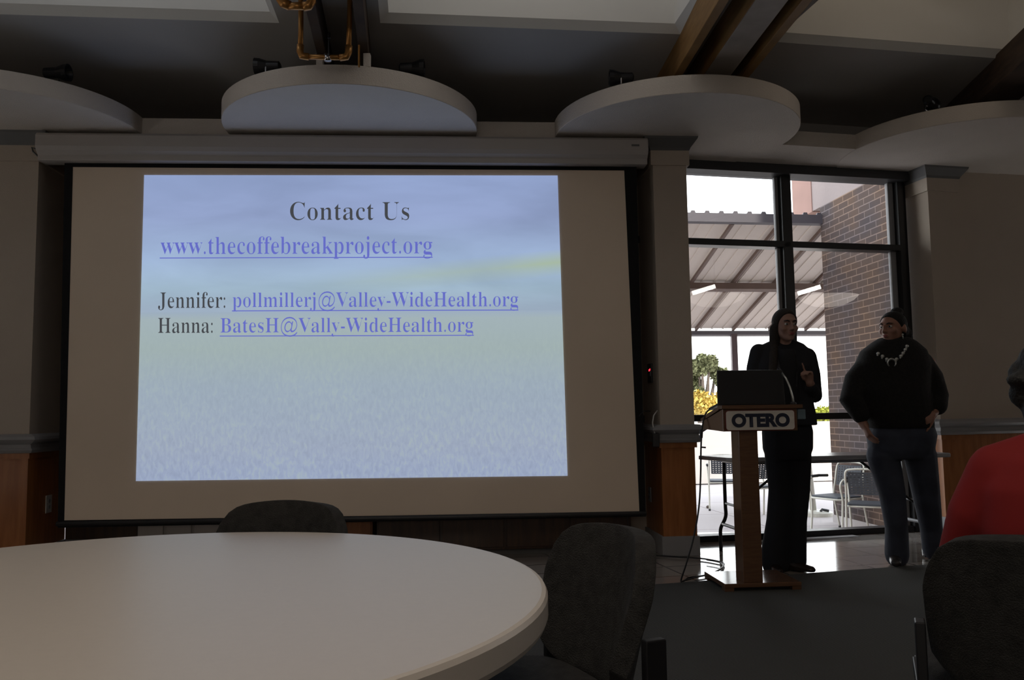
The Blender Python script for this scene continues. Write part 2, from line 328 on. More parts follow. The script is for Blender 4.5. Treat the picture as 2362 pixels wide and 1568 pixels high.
# ---------------------------------------------------------------- screen alcove
def wall_piece(name, M, x0, x1, y, th, label, z1=ZS, wood_='wainscot_wood', cat='wall'):
    t = bpy.data.objects.new(name, None); COL.objects.link(t); struct(t, label, cat)
    MB().b2((x0, y, .9), (x1, y+th, z1), M).build('wall_surface', 'wall_paint', t)
    MB().b2((x0, y-.004, .14), (x1, y+th, .84), M).build('wood_panel', wood_, t)
    MB().b2((x0, y-.02, 0), (x1, y+.01, .14), M).build('base', 'trim_grey', t)
    a = M @ Vector((x0, y, 0)); b = M @ Vector((x1, y, 0)); n = M.to_3x3() @ Vector((0, -1, 0))
    MB().sweep([(-.01, z) if v == 0 else (v, z) for v, z in PROF_RAIL], [(a.x, a.y, n.x, n.y), (b.x, b.y, n.x, n.y)]).build('chair_rail', 'trim_grey', t)
    return t
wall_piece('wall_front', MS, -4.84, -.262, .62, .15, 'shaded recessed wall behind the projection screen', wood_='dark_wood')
wall_piece('wall_front_left', MS, -7.6, -5.3, .12, .2, 'shaded wall left of the left pillar')
wall_piece('wall_front_right', MP3, pl1, 7.2, .07, .2, 'plain cream wall with wood wainscot right of the window pillar')
# ---------------------------------------------------------------- soffit with round discs
fr = []
n1 = [MS @ Vector((x, 0, 0)) for x in (-7.6, 0)] + [MP @ Vector((7.2, 0, 0))]
bk = [MP @ Vector((7.2, .62, 0)), MP @ Vector((0.0, .62, 0)), MS @ Vector((-.05, 1.1, 0)), MS @ Vector((-7.6, 1.1, 0))]
o = MB().prism([(p.x, p.y) for p in n1+bk], ZS, 3.3).build('ceiling_soffit', 'plaster'); struct(o, 'shallow plaster soffit band along the front wall', 'ceiling')
for i, (cx, cy, lb) in enumerate([(-3.65, 6.05, 'round plaster ceiling disc cut by the left edge of the photo'), (-1.165, 6.135, 'round plaster ceiling disc centred above the projection screen'), (1.275, 6.375, 'round plaster ceiling disc above the pillar and window'), (3.73, 6.93, 'round plaster ceiling disc at the top right above the window pillar')]):
    o = MB().lathe([(.922, ZS-.004), (.925, ZS), (.925, 3.30), (.92, 3.304)], (cx, cy, 0), 96).build('ceiling_disc', 'plaster'); struct(o, lb, 'ceiling disc')
# ---------------------------------------------------------------- ceiling with skylight wells
ZC = 3.6
def q(x, y): p = onz(x, y, ZC); return (p.x, p.y)
w1r, w1l = onz(644, 53, ZC), onz(-60, 31, ZC); w2l, w2r = onz(877, 53, ZC), onz(1570, 79, ZC); w3l, w3r = onz(1780, 96, ZC), onz(2335, 137, ZC)
wells = []
for a, b in ((w1l, w1r), (w2l, w2r), (w3l, w3r)):
    d = (b-a).normalized(); nrm = Vector((d.y, -d.x, 0))*1.75
    wells.append([a, b, b+nrm, a+nrm])
bm = bmesh.new()
outer = [(-7.6, -5.2), (10, -5.2), (10, 8.6), (-7.6, 8.6)]
rw = [Vector((-1.7, -.3, 0)), Vector((1.3, -.3, 0)), Vector((1.3, 1.6, 0)), Vector((-1.7, 1.6, 0))]  # unseen well, added over the tables to hold a fill light
loops = [[Vector((x, y, 0)) for x, y in outer]]+wells+[rw]
es = []
for lp in loops:
    vs = [bm.verts.new((p.x, p.y, ZC)) for p in lp]
    es += [bm.edges.new((vs[i], vs[(i+1) % len(vs)])) for i in range(len(vs))]
bmesh.ops.triangle_fill(bm, use_beauty=True, edges=es, use_dissolve=False)
# drop triangles inside the wells
def inside(p, poly):
    c = False; j = len(poly)-1
    for i in range(len(poly)):
        if (poly[i].y > p.y) != (poly[j].y > p.y) and p.x < (poly[j].x-poly[i].x)*(p.y-poly[i].y)/(poly[j].y-poly[i].y)+poly[i].x: c = not c
        j = i
    return c
kill = [f for f in bm.faces if any(inside(f.calc_center_median(), lp) for lp in wells+[rw])]
bmesh.ops.delete(bm, geom=kill, context='FACES')
m_ = MB(); m_.bm.free(); m_.bm = bm
o = m_.build('ceiling', 'ceiling_dark', fixn=False); struct(o, 'dark sloping-looking plaster ceiling between the skylight wells', 'ceiling')
lbs = ['bright skylight well at the top left', 'bright skylight well above the projection screen', 'warm lit skylight well at the top right', 'unseen skylight well added over the tables for fill light']
for wl, lb in zip(wells+[rw], lbs):
    m = MB(); c = sum(wl, Vector())/4
    levels = [(0, ZC), (.05, ZC+.05), (.05, 4.75)]
    rows = [[m.bm.verts.new((p.x+(c.x-p.x)*k*1.1, p.y+(c.y-p.y)*k*1.1, z)) for p in wl] for k, z in levels]
    for A, B in zip(rows[:-1], rows[1:]):
        for i in range(4): m.bm.faces.new((A[i], A[(i+1) % 4], B[(i+1) % 4], B[i]))
    m.bm.faces.new(rows[-1])
    o = m.build('skylight_well', 'well_paint'); struct(o, lb, 'skylight')
# other enclosing walls
o = MB().b2((-7.6, -5.2, 0), (-7.45, 8.6, ZC)).build('wall_left', 'wall_paint'); struct(o, 'left side wall', 'wall')
o = MB().b2((9.9, -5.2, 0), (10.05, 8.6, ZC)).build('wall_right', 'wall_paint'); struct(o, 'right side wall', 'wall')
o = MB().b2((-7.6, -5.35, 0), (10, -5.2, ZC)).build('wall_back', 'wall_paint'); struct(o, 'rear wall', 'wall')
bk = [MS @ Vector((-7.6, 1.0, 0)), MS @ Vector((-.05, 1.0, 0)), MP @ Vector((0, .6, 0)), MP @ Vector((8, .6, 0))]
m = MB()
for a, b in zip(bk[:-1], bk[1:]):
    d = (b-a).normalized(); n = Vector((-d.y, d.x, 0))*.1
    m.prism([(a.x, a.y), (b.x, b.y), ((b+n).x, (b+n).y), ((a+n).x, (a+n).y)], 3.3, ZC)
o = m.build('wall_front_upper', 'ceiling_dark'); struct(o, 'shaded upper wall above the plaster soffit', 'wall')
# unseen roof slab of the hall, added to shade the patio
m = MB().prism([(-8, -5.6), (10.4, -5.6), (10.4, 9.1), (5.2, 8.2), (1.0, 7.6), (-8, 7.0)], 4.8, 5.2)
o = m.build('roof', 'concrete'); struct(o, 'unseen flat roof of the hall added to shade the patio', 'roof')
# ---------------------------------------------------------------- beams
def beam(pa, pb, z, wdt, h, label, mt='beam_wood', second=None):
    a = Vector((pa[0], pa[1], 0)); b = Vector((pb[0], pb[1], 0)); d = (b-a).normalized(); n = Vector((d.y, -d.x, 0))
    t = bpy.data.objects.new('ceiling_beam', None); COL.objects.link(t); struct(t, label, 'beam')
    for (o0, o1, mm) in second:
        MB().prism([tuple((a+n*o0).xy), tuple((a+n*o1).xy), tuple((b+n*o1).xy), tuple((b+n*o0).xy)], z, z+h).build('beam_ply', mm, t, bevel=.004)
    return t
def ext(p, q_, k): p = Vector(p[:2]); q_ = Vector(q_[:2]); d = (q_-p).normalized(); return (p-d*k), (q_+d*k)
a = onz(1743, 0, 3.4); b = onz(1655, 128, 3.4); a2, b2 = ext(a, b, 1.2); a2 = a2-(b2-a2).normalized()*3
beam(a2, b2, 3.4, .1, .24, 'paired orange and grey wooden ceiling beam above the pillar', second=[(0, .19, 'beam_grey'), (-.006, .0, 'beam_wood'), (-.21, -.15, 'beam_wood'), (.27, .33, 'beam_wood')])
MBB = None
a = onz(700, 0, 3.4); b = onz(738, 155, 3.4); a2, b2 = ext(a, b, 1.2); a2 = a2-(b2-a2).normalized()*3
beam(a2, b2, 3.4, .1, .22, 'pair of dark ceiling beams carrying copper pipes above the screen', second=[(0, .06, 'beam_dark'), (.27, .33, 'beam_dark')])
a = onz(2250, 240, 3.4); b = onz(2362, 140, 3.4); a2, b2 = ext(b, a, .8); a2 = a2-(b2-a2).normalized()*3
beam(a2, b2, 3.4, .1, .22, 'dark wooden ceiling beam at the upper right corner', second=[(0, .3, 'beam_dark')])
# ---------------------------------------------------------------- window
t = bpy.data.objects.new('window_1', None); COL.objects.link(t); struct(t, 'tall dark framed window wall looking onto the patio', 'window')
uj = (MW.inverted() @ w_pt(2080, 600)).x
um = (MW.inverted() @ w_pt(1814, 550)).x
MB().b2((-.5, -.02, 0), (uj+.05, .10, .05), MW).build('sill', 'black_metal', t)
MB().b2((-.5, -.10, 3.10), (uj+.05, .10, 3.30), MW).build('head', 'head_dark', t)
MB().b2((uj-.03, -.03, 0), (uj+.03, .10, 3.14), MW).b2((uj+.03, .02, 0), (uj+.09, .12, 3.14), MW).build('jamb', 'black_metal', t, bevel=.004)
MB().b2((uj-.085, .03, 0), (uj-.03, .07, 3.13), MW).build('jamb_stop', 'trim_grey', t, bevel=.004)
MB().b2((um-.045, -.03, 0), (um+.045, .10, 3.14), MW).build('mullion', 'black_metal', t, bevel=.004)
MB().b2((um-.075, .03, 0), (um-.045, .07, 3.13), MW).build('mullion_stop', 'trim_grey', t, bevel=.003)
MB().b2((-.5, -.03, 2.47), (uj, .10, 2.525), MW).build('transom', 'black_metal', t, bevel=.004)
MB().b2((-.5, -.03, .985), (uj, .10, 1.04), MW).build('transom', 'black_metal', t, bevel=.004)
for (z0, z1) in ((.05, .985), (1.04, 2.47), (2.525, 3.13)):
    for (x0, x1) in ((-.5, um-.045), (um+.045, uj-.03)):
        c = (MW @ Vector((x0, .05, z0)), MW @ Vector((x1, .05, z0)), MW @ Vector((x1, .05, z1)), MW @ Vector((x0, .05, z1)))
        MB().face(c).build('pane', 'window_glass', t)
# wall beyond the window on the left (behind the pillar) and above it, closing the room
MB().b2((-.9, .0, 0), (-.3, .2, 3.3), MW).build('trim_1', 'wall_paint').__setitem__('kind', 'structure')
bpy.data.objects['trim_1']['label'] = 'wall return beside the window hidden behind the pillar'; bpy.data.objects['trim_1']['category'] = 'wall'
# ---------------------------------------------------------------- projection screen
scr = thing('projection_screen', 'wide pull-down projection screen with black border showing a blue slide', 'projection screen', tuple(s_pt(800, 1210)))
def local(o, *ps): return [Vector(p)-o.location for p in ps]
scn = MS.to_3x3() @ Vector((0, -1, 0))
outer = [s_pt(149, 376), s_pt(1462, 386), s_pt(1477, 1192), s_pt(133, 1217)]
inner = [s_pt(168, 385), s_pt(1440, 393), s_pt(1475-12, 1180), s_pt(148, 1200)]
inner[2] = s_pt(1475, 1180); outer[2] = s_pt(1490, 1191); outer[1] = s_pt(1468, 383)
L = lambda p, off=0: Vector(p)-scr.location+scn*off
m = MB(); 
for i in range(4):
    j = (i+1) % 4
    m.hull([L(outer[i]), L(outer[j]), L(inner[j]), L(inner[i]), L(outer[i], -.012), L(outer[j], -.012), L(inner[j], -.012), L(inner[i], -.012)])
m.build('black_border', 'black_fabric', scr)
m = MB().hull([L(p, -.002) for p in inner]+[L(p, -.01) for p in inner]); m.build('screen_surface', 'screen_cloth', scr)
bb = [s_pt(131, 1208, -.0), s_pt(1490, 1184, -.0)]
MB().tube([L(bb[0], .0), L(bb[1], .0)], [(.018, .018)]*2, 12).build('bottom_bar', 'black_metal', scr, smooth=False)
# housing: profile swept along the screen wall
hz0, hz1 = 2.955, 3.15
xa = (MS.inverted() @ s_pt(98, 330)).x; xb = (MS.inverted() @ s_pt(1488, 350)).x
Mh = Matrix.Translation(-scr.location) @ MS
prof = [(.06, hz1), (-.10, hz1), (-.115, hz1-.02), (-.115, hz1-.10), (-.10, hz1-.13), (-.07, hz1-.155), (-.07, hz0), (.06, hz0)]
m = MB(); rows = [[m.bm.verts.new(Mh @ Vector((x, v, z))) for v, z in prof] for x in (xa, xb)]
for i in range(8): m.bm.faces.new((rows[0][i], rows[1][i], rows[1][(i+1) % 8], rows[0][(i+1) % 8]))
m.bm.faces.new(rows[0][::-1]); m.bm.faces.new(rows[1]); m.build('housing', 'housing', scr, bevel=.006)
MB().b2((xb-.13, -.117, hz1-.07), (xb-.07, -.113, hz1-.055), Mh).build('badge', 'trim_dark', scr)
MB().tube([Mh @ Vector(p) for p in ((xa+.01, -.02, 3.06), (xa-.03, -.03, 3.05), (xa-.06, -.03, 3.06), (xa-.05, -.03, 3.03), (xa-.02, -.02, 3.0), (xa, .0, 2.97))], .006, 6).build('wall_hook', 'black_metal', scr)
# the slide: a self-glowing panel in place of a projector's beam
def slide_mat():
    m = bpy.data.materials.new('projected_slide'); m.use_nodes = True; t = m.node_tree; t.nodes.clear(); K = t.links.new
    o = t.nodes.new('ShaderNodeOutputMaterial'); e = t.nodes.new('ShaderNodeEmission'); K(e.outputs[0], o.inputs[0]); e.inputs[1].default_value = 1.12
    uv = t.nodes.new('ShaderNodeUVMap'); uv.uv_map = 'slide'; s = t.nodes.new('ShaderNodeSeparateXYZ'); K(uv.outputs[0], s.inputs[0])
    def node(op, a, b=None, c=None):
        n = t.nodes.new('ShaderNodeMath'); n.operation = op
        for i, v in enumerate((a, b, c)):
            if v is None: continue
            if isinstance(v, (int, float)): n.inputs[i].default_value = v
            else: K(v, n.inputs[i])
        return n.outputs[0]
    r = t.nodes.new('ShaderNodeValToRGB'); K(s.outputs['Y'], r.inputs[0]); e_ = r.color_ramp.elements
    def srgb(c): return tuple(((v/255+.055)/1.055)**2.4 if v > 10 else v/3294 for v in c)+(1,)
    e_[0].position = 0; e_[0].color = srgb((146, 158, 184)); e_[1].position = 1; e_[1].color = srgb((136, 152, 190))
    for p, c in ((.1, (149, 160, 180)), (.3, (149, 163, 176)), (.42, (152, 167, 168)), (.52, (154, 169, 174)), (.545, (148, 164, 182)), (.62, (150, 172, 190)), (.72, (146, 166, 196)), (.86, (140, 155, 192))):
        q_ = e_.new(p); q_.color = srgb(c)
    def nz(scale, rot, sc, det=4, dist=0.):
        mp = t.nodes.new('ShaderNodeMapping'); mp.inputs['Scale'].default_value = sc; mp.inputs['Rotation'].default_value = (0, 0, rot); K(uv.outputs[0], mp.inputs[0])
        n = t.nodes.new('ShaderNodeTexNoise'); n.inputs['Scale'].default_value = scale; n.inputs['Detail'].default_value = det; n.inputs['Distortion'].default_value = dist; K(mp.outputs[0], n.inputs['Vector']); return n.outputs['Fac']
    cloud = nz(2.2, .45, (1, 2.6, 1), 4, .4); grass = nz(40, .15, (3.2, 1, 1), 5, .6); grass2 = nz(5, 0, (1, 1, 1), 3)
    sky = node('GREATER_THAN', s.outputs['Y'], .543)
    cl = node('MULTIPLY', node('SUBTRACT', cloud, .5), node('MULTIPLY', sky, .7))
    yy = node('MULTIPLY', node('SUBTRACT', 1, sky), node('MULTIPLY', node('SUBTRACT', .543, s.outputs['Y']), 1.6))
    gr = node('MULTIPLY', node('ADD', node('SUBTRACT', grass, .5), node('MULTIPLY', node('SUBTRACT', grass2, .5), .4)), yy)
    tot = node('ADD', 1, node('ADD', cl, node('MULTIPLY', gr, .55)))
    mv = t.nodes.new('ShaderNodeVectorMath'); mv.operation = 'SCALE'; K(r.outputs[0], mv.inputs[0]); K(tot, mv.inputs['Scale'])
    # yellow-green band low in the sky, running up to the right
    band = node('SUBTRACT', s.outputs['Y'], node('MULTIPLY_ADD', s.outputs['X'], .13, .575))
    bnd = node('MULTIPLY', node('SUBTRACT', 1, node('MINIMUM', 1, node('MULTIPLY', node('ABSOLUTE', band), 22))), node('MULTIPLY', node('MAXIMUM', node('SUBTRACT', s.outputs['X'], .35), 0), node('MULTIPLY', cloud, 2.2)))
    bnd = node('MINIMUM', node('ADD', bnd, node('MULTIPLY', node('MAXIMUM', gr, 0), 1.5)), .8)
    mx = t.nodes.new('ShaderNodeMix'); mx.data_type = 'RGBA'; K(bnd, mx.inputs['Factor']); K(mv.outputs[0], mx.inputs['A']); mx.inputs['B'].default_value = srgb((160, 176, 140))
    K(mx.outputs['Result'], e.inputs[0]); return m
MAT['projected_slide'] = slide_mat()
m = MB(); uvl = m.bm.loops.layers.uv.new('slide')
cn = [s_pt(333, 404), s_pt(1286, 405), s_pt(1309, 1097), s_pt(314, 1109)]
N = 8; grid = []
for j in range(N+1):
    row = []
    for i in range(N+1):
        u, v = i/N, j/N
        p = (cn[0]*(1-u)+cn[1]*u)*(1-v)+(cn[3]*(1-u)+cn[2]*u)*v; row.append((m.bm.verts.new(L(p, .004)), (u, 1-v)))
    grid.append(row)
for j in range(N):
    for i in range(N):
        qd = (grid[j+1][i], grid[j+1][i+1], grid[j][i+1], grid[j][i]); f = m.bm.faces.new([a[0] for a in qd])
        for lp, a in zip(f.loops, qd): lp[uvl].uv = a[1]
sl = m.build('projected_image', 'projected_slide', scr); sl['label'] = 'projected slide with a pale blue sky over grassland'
def emis(name, c):
    m = bpy.data.materials.new(name); m.use_nodes = True; t = m.node_tree; t.nodes.clear()
    o = t.nodes.new('ShaderNodeOutputMaterial'); e = t.nodes.new('ShaderNodeEmission'); t.links.new(e.outputs[0], o.inputs[0]); e.inputs[0].default_value = (*c, 1); MAT[name] = m
emis('slide_ink', (.058, .062, .07)); emis('slide_link', (.13, .15, .56))
def serif(s):
    return ''.join(chr(0x1D400+ord(c)-65) if 'A' <= c <= 'Z' else chr(0x1D41A+ord(c)-97) if 'a' <= c <= 'z' else c for c in s)
def text_mesh(s, offset=0., spacing=1.):
    c = bpy.data.curves.new('lettering', 'FONT'); c.body = s; c.offset = offset; c.size = 1; c.resolution_u = 6; c.space_character = spacing
    o = bpy.data.objects.new('lettering', c); COL.objects.link(o); dg = bpy.context.evaluated_depsgraph_get(); dg.update()
    me = bpy.data.meshes.new_from_object(o.evaluated_get(dg)); bpy.data.objects.remove(o); bpy.data.curves.remove(c); return me
def slide_text(s, x0, x1, top, base, slope, m_, offset=-.006, ul=None):
    me = text_mesh(serif(s), -.004); thin = text_mesh(serif(s), -.019)
    if len(thin.vertices) == len(me.vertices):
        for v, w_ in zip(me.vertices, thin.vertices): v.co.x = w_.co.x
    else: print('TEXT TOPOLOGY DIFFERS')
    xs = [v.co.x for v in me.vertices]; ym = max(v.co.y for v in me.vertices); a, b = min(xs), max(xs)
    for v in me.vertices:
        px = x0+(v.co.x-a)/(b-a)*(x1-x0); py = base-(v.co.y/ym)*(base-top)+(px-x0)*slope; v.co = L(s_pt(px, py), .0065)
    me.materials.clear(); me.materials.append(MAT[m_]); o = bpy.data.objects.new('lettering', me); COL.objects.link(o); o.parent = sl
    if ul:
        u0, u1, uy = ul; m = MB(); m.face([L(s_pt(u0, uy), .0065), L(s_pt(u1, uy+(u1-u0)*slope), .0065), L(s_pt(u1, uy+2.2+(u1-u0)*slope), .0065), L(s_pt(u0, uy+2.2), .0065)]); m.build('underline', m_, sl)
slide_text('Contact Us', 669.5, 944, 466, 507.5, -.001, 'slide_ink', -.009)
slide_text('www.thecoffebreakproject.org', 371, 997, 546.5, 586.5, -.003, 'slide_link', -.009, (369, 998, 594.3))
slide_text('Jennifer:', 365.5, 520, 674, 710.5, -.003, 'slide_ink', -.009)
slide_text('pollmillerj@Valley-WideHealth.org', 537, 1195, 672.8, 708.5, -.003, 'slide_link', -.009, (535.5, 1195.5, 716))
slide_text('Hanna:', 365.5, 491, 733.5, 768, -.003, 'slide_ink', -.009)
slide_text('BatesH@Vally-WideHealth.org', 509, 1091.5, 731.5, 767, -.003, 'slide_link', -.009, (507.5, 1093, 774))
# ---------------------------------------------------------------- small wall fittings
def fitting(name, label, cat, px, py, X=None):
    pass
# outlet on the return of the left pillar
xr = -4.84
def ret_pt(x, y, xl, side=1):
    n = MS.to_3x3() @ Vector((1, 0, 0)); return onpl(x, y, MS @ Vector((xl, 0, 0)), n)
p = MS.inverted() @ ret_pt(111, 1162, xr)
t = thing('wall_outlet', 'white double power outlet on the side of the left pillar', 'outlet', tuple(MS @ p), A1)
MB().b2((0, -.045, -.065), (.007, .045, .065)).build('cover_plate', 'white_plastic', t, bevel=.002)
for z in (-.022, .022): MB().b2((.006, -.017, z-.014), (.010, .017, z+.014)).build('socket', 'grey_plastic', t, bevel=.002)
xr2 = -.262
p = MS.inverted() @ ret_pt(1502, 865, xr2)
t = thing('wall_control', 'small wall control with glowing red lights beside the screen', 'wall control', tuple(MS @ p), A1)
MB().b2((-.015, -.06, -.06), (0, .06, .09)).build('box', 'dark_plastic', t, bevel=.003)
MB().b2((-.018, -.01, .03), (-.015, .005, .045)).b2((-.018, -.035, .035), (-.015, -.025, .05)).build('indicator_light', 'red_led', t)
MB().b2((-.018, -.05, -.01), (-.015, -.02, .03)).build('display', 'grey_plastic', t)
p = MS.inverted() @ ret_pt(1500, 1140, xr2)
t = thing('wall_outlet', 'dim power outlet low on the side of the middle pillar', 'outlet', tuple(MS @ p), A1)
MB().b2((-.007, -.038, -.057), (0, .038, .057)).build('cover_plate', 'grey_plastic', t, bevel=.002)
for z in (-.022, .022): MB().b2((-.010, -.017, z-.014), (-.006, .017, z+.014)).build('socket', 'trim_dark', t)
p = MS @ Vector((-.262-.03, -.02, .80)); q0 = s_pt(1515, 1000, -.06)
t = thing('phone_charger', 'black charger with white cable hanging beside the middle pillar', 'charger', tuple(s_pt(1512, 1035, -.05)))
lc = lambda x, y, v=-.05: s_pt(x, y, v)-t.location
MB().box(lc(1513, 1015), (.05, .04, .10)).build('plug', 'dark_plastic', t, bevel=.006)
MB().tube([lc(1516, 947, -.01), lc(1508, 958), lc(1505, 975), lc(1508, 990), lc(1513, 1008)], .005, 8).build('cable', 'white_plastic', t, smooth=True)
MB().tube([lc(1474, 960, -.015), lc(1485, 948), lc(1500, 948, -.02)], .004, 8).build('lead', 'black_metal', t, smooth=True)
# cabinets in the alcove under the screen
def cabinet(x0, x1, y0, y1, h, mt, label, n):
    t = thing('low_cabinet', label, 'cabinet', tuple(MS @ Vector((x0, y0, 0))), A1)
    W = x1-x0; D = y1-y0
    MB().b2((0, 0, .04), (W, D, h)).build('body', mt, t, bevel=.004)
    MB().b2((.02, .03, 0), (W-.02, D, .05)).build('plinth', 'trim_dark', t)
    for i in range(n):
        d = MB().b2((i*W/n+.012, -.018, .06), ((i+1)*W/n-.012, 0, h-.03)).build('door', mt, t, bevel=.003)
        MB().b2(((i+.85)*W/n, -.035, h*.55), ((i+.85)*W/n+.012, -.018, h*.55+.12)).build('handle', 'chrome', d)
cabinet(-4.16, -3.35, .25, .58, .62, 'housing', 'pale grey low cabinet seen under the left end of the screen', 4)
cabinet(-2.63, -2.43, .25, .58, .50, 'wainscot_wood', 'narrow orange wooden cabinet under the screen behind the chair', 1)
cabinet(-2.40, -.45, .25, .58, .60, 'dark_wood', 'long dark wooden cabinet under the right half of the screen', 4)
# screen pull cord
t = thing('pull_cord', 'thin black cord hanging under the right end of the screen', 'cord', tuple(s_pt(1447, 1196)))
MB().tube([s_pt(1447, 1190, -.012)-t.location, s_pt(1448, 1205, -.012)-t.location, s_pt(1449, 1222, -.012)-t.location], .003, 6).build('cord', 'black_metal', t)
# ---------------------------------------------------------------- pipes on the middle beams
t = thing('sprinkler_pipe', 'copper sprinkler pipe loop hanging between the dark beams', 'pipe', tuple(onz(750, 130, 3.36)))
lz = lambda x, y, z=3.36: onz(x, y, z)-t.location
up = Vector((0, 0, .0))
def pz(x, y, Y): return ony(x, y, Y)-t.location
Yp = 4.95
MB().tube([pz(694, -60, Yp), pz(694, 60, Yp), pz(693, 110, Yp)], .016, 12).build('pipe', 'copper', t, smooth=True)
MB().tube([pz(808, -60, Yp), pz(806, 60, Yp), pz(804, 112, Yp)], .016, 12).build('pipe', 'copper', t, smooth=True)
MB().tube([pz(706, 131, Yp), pz(790, 133, Yp)], .016, 12).build('pipe', 'copper', t, smooth=True)
MB().tube([pz(693, 104, Yp), pz(692, 118, Yp), pz(696, 129, Yp), pz(712, 131, Yp)], .022, 12).build('elbow', 'copper', t, smooth=True)
MB().tube([pz(805, 106, Yp), pz(804, 120, Yp), pz(799, 131, Yp), pz(784, 133, Yp)], .022, 12).build('elbow', 'copper', t, smooth=True)
MB().tube([pz(829, -60, Yp+.2), pz(828, 155, Yp+.2)], .006, 8).build('thin_pipe', 'copper', t, smooth=True)
MB().tube([pz(756, 126, Yp), pz(756, 141, Yp)], .022, 12).build('clamp', 'chrome', t, smooth=True)
MB().tube([pz(759, 78, Yp), pz(758, 128, Yp)], .004, 8).build('hanger_rod', 'black_metal', t)
MB().tube([pz(759, 76, Yp), pz(759, 88, Yp)], .009, 8).build('rod_nut', 'black_metal', t)
# upper loop nearer the camera
t2 = thing('sprinkler_pipe', 'thick copper pipe bend at the top edge above the screen', 'pipe', tuple(ony(680, 20, 4.4)))
pz2 = lambda x, y, Y=4.4: ony(x, y, Y)-t2.location
MB().tube([pz2(640, -40), pz2(643, -8), pz2(654, 8), pz2(668, 13)], .026, 14).build('elbow', 'copper', t2, smooth=True)
MB().tube([pz2(664, 14), pz2(704, 14)], .021, 14).build('pipe', 'copper', t2, smooth=True)
MB().tube([pz2(700, 15), pz2(712, 13), pz2(718, 4), pz2(718, -40)], .026, 14).build('elbow', 'copper', t2, smooth=True)
# brackets where the middle beams meet the disc
for (x, y, Y, lb) in ((736, 156, 5.32, 'small pale bracket on the middle disc under the left beam'), (845, 152, 5.34, 'small pale bracket on the middle disc under the right beam')):
    c = onz(x, y, 3.30); o = MB().b2((-.022, -.02, 0), (.022, .02, .09)).build('bracket', 'plaster', bevel=.003); o.location = (c.x, c.y+.03, 3.30); tag(o, lb, 'bracket')
# spotlights standing on the discs
def spot(px, py, aim, label, cx, cy, facing=0):
    c = onz(px, py, 3.33); d = Vector((c.x-cx, c.y-cy)); k = .80/d.length
    c = Vector((cx+d.x*k, cy+d.y*k, 3.304))
    t = thing('spotlight', label, 'spotlight', tuple(c), aim, 'spotlights on the ceiling discs')
    MB().lathe([(.035, 0), (.035, .02), (.02, .025)], (0, 0, 0), 16).build('foot', 'dark_plastic', t)
    MB().tube([(0, 0, .02), (0, .03, .05), (0, .03, .09)], .006, 8).build('yoke', 'chrome', t)
    M = Matrix.Translation((0, 0, .1)) @ Matrix.Rotation(math.pi/2, 4, 'Y')
    MB().lathe([(.02, -.09), (.035, -.08), (.038, 0), (.055, .05), (.058, .08), (.05, .08), (.03, .04)], (0, 0, 0), 20, M).build('lamp_body', 'black_metal', t, smooth=False)
spot(615, 178, math.pi, 'black spotlight standing on the left side of the disc above the screen', -1.165, 6.135)
spot(958, 178, 0, 'black spotlight standing on the right side of the disc above the screen', -1.165, 6.135)
spot(1420, 196, math.pi, 'black spotlight on the left rim of the disc above the pillar', 1.275, 6.375)
spot(150, 180, 0, 'black spotlight on the disc at the left edge of the photo', -3.65, 6.05)
spot(2130, 240, .9, 'black spotlight on the left rim of the rightmost disc', 3.73, 6.93)
# ---------------------------------------------------------------- round table
t = thing('round_table', 'large round table with plain off-white top in the foreground', 'table', (-.807, 1.74, .008))
RTB = .872
MB().lathe([(RTB-.02, .662), (RTB-.004, .667), (RTB, .677), (RTB, .712), (RTB-.004, .720), (RTB-.012, .722)], (0, 0, 0), 128).build('tabletop', 'table_laminate', t, smooth=False)
MB().lathe([(.05, .03), (.05, .65), (.14, .662)], (0, 0, 0), 24).build('pedestal', 'black_metal', t)
MB().lathe([(.34, 0), (.34, .02), (.06, .045)], (0, 0, 0), 48).build('base', 'black_metal', t)
# ---------------------------------------------------------------- upholstered chairs
def make_chair(label, loc, rz):
    t = thing('upholstered_chair', label, 'chair', loc, rz, 'dark upholstered chairs')
    # local: sitter faces -y ; back at y=+.22
    def ease(s): return abs(s)
    m = MB(); NX, NZ = 20, 16; rows = []
    for j in range(NZ+1):
        tt = j/NZ; row = []
        for i in range(NX+1):
            s = -1+2*i/NX
            zt = .80-.016*s*s-.05*abs(s)**9; zb = .455+.012*abs(s)**2+.06*abs(s)**6
            wdt = .192+.028*min(1, tt*1.15)**.8-.018*max(0, tt-.72)/.28
            z = zb+(zt-zb)*tt; x = s*wdt
            y = .235-.075*s*s+.07*tt
            row.append(m.bm.verts.new((x, y, z)))
        rows.append(row)
    for a, b in zip(rows[:-1], rows[1:]):
        for i in range(NX): m.bm.faces.new((a[i], a[i+1], b[i+1], b[i]))
    m.build('backrest', 'chair_fabric', t, smooth=True, solid=.045, bevel=.012)
    m = MB(); rows = []
    outl = []
    for k in range(32):
        a = 2*math.pi*k/32; c, s = math.cos(a), math.sin(a); outl.append((.215*abs(c)**.45*(1 if c > 0 else -1), -.03+.235*abs(s)**.45*(1 if s > 0 else -1)))
    m.prism(outl, .41, .475); m.build('seat', 'chair_fabric', t, bevel=.018, smooth=True)
    MB().b2((-.20, -.2, .385), (.20, .18, .412)).build('seat_pan', 'black_metal', t)
    for sx in (-1, 1):
        m = MB().box((sx*.232, .225, .30), (.022, .05, .60)); m.build('leg', 'black_metal', t, bevel=.003)
        m = MB().box((sx*.222, -.2, .205), (.025, .03, .41)); m.build('leg', 'black_metal', t, bevel=.003)
        MB().box((sx*.229, .01, .395), (.022, .42, .03)).build('side_rail', 'black_metal', t, bevel=.003)
    MB().b2((-.23, .2, .37), (.23, .225, .4)).build('cross_bar', 'black_metal', t)
    return t
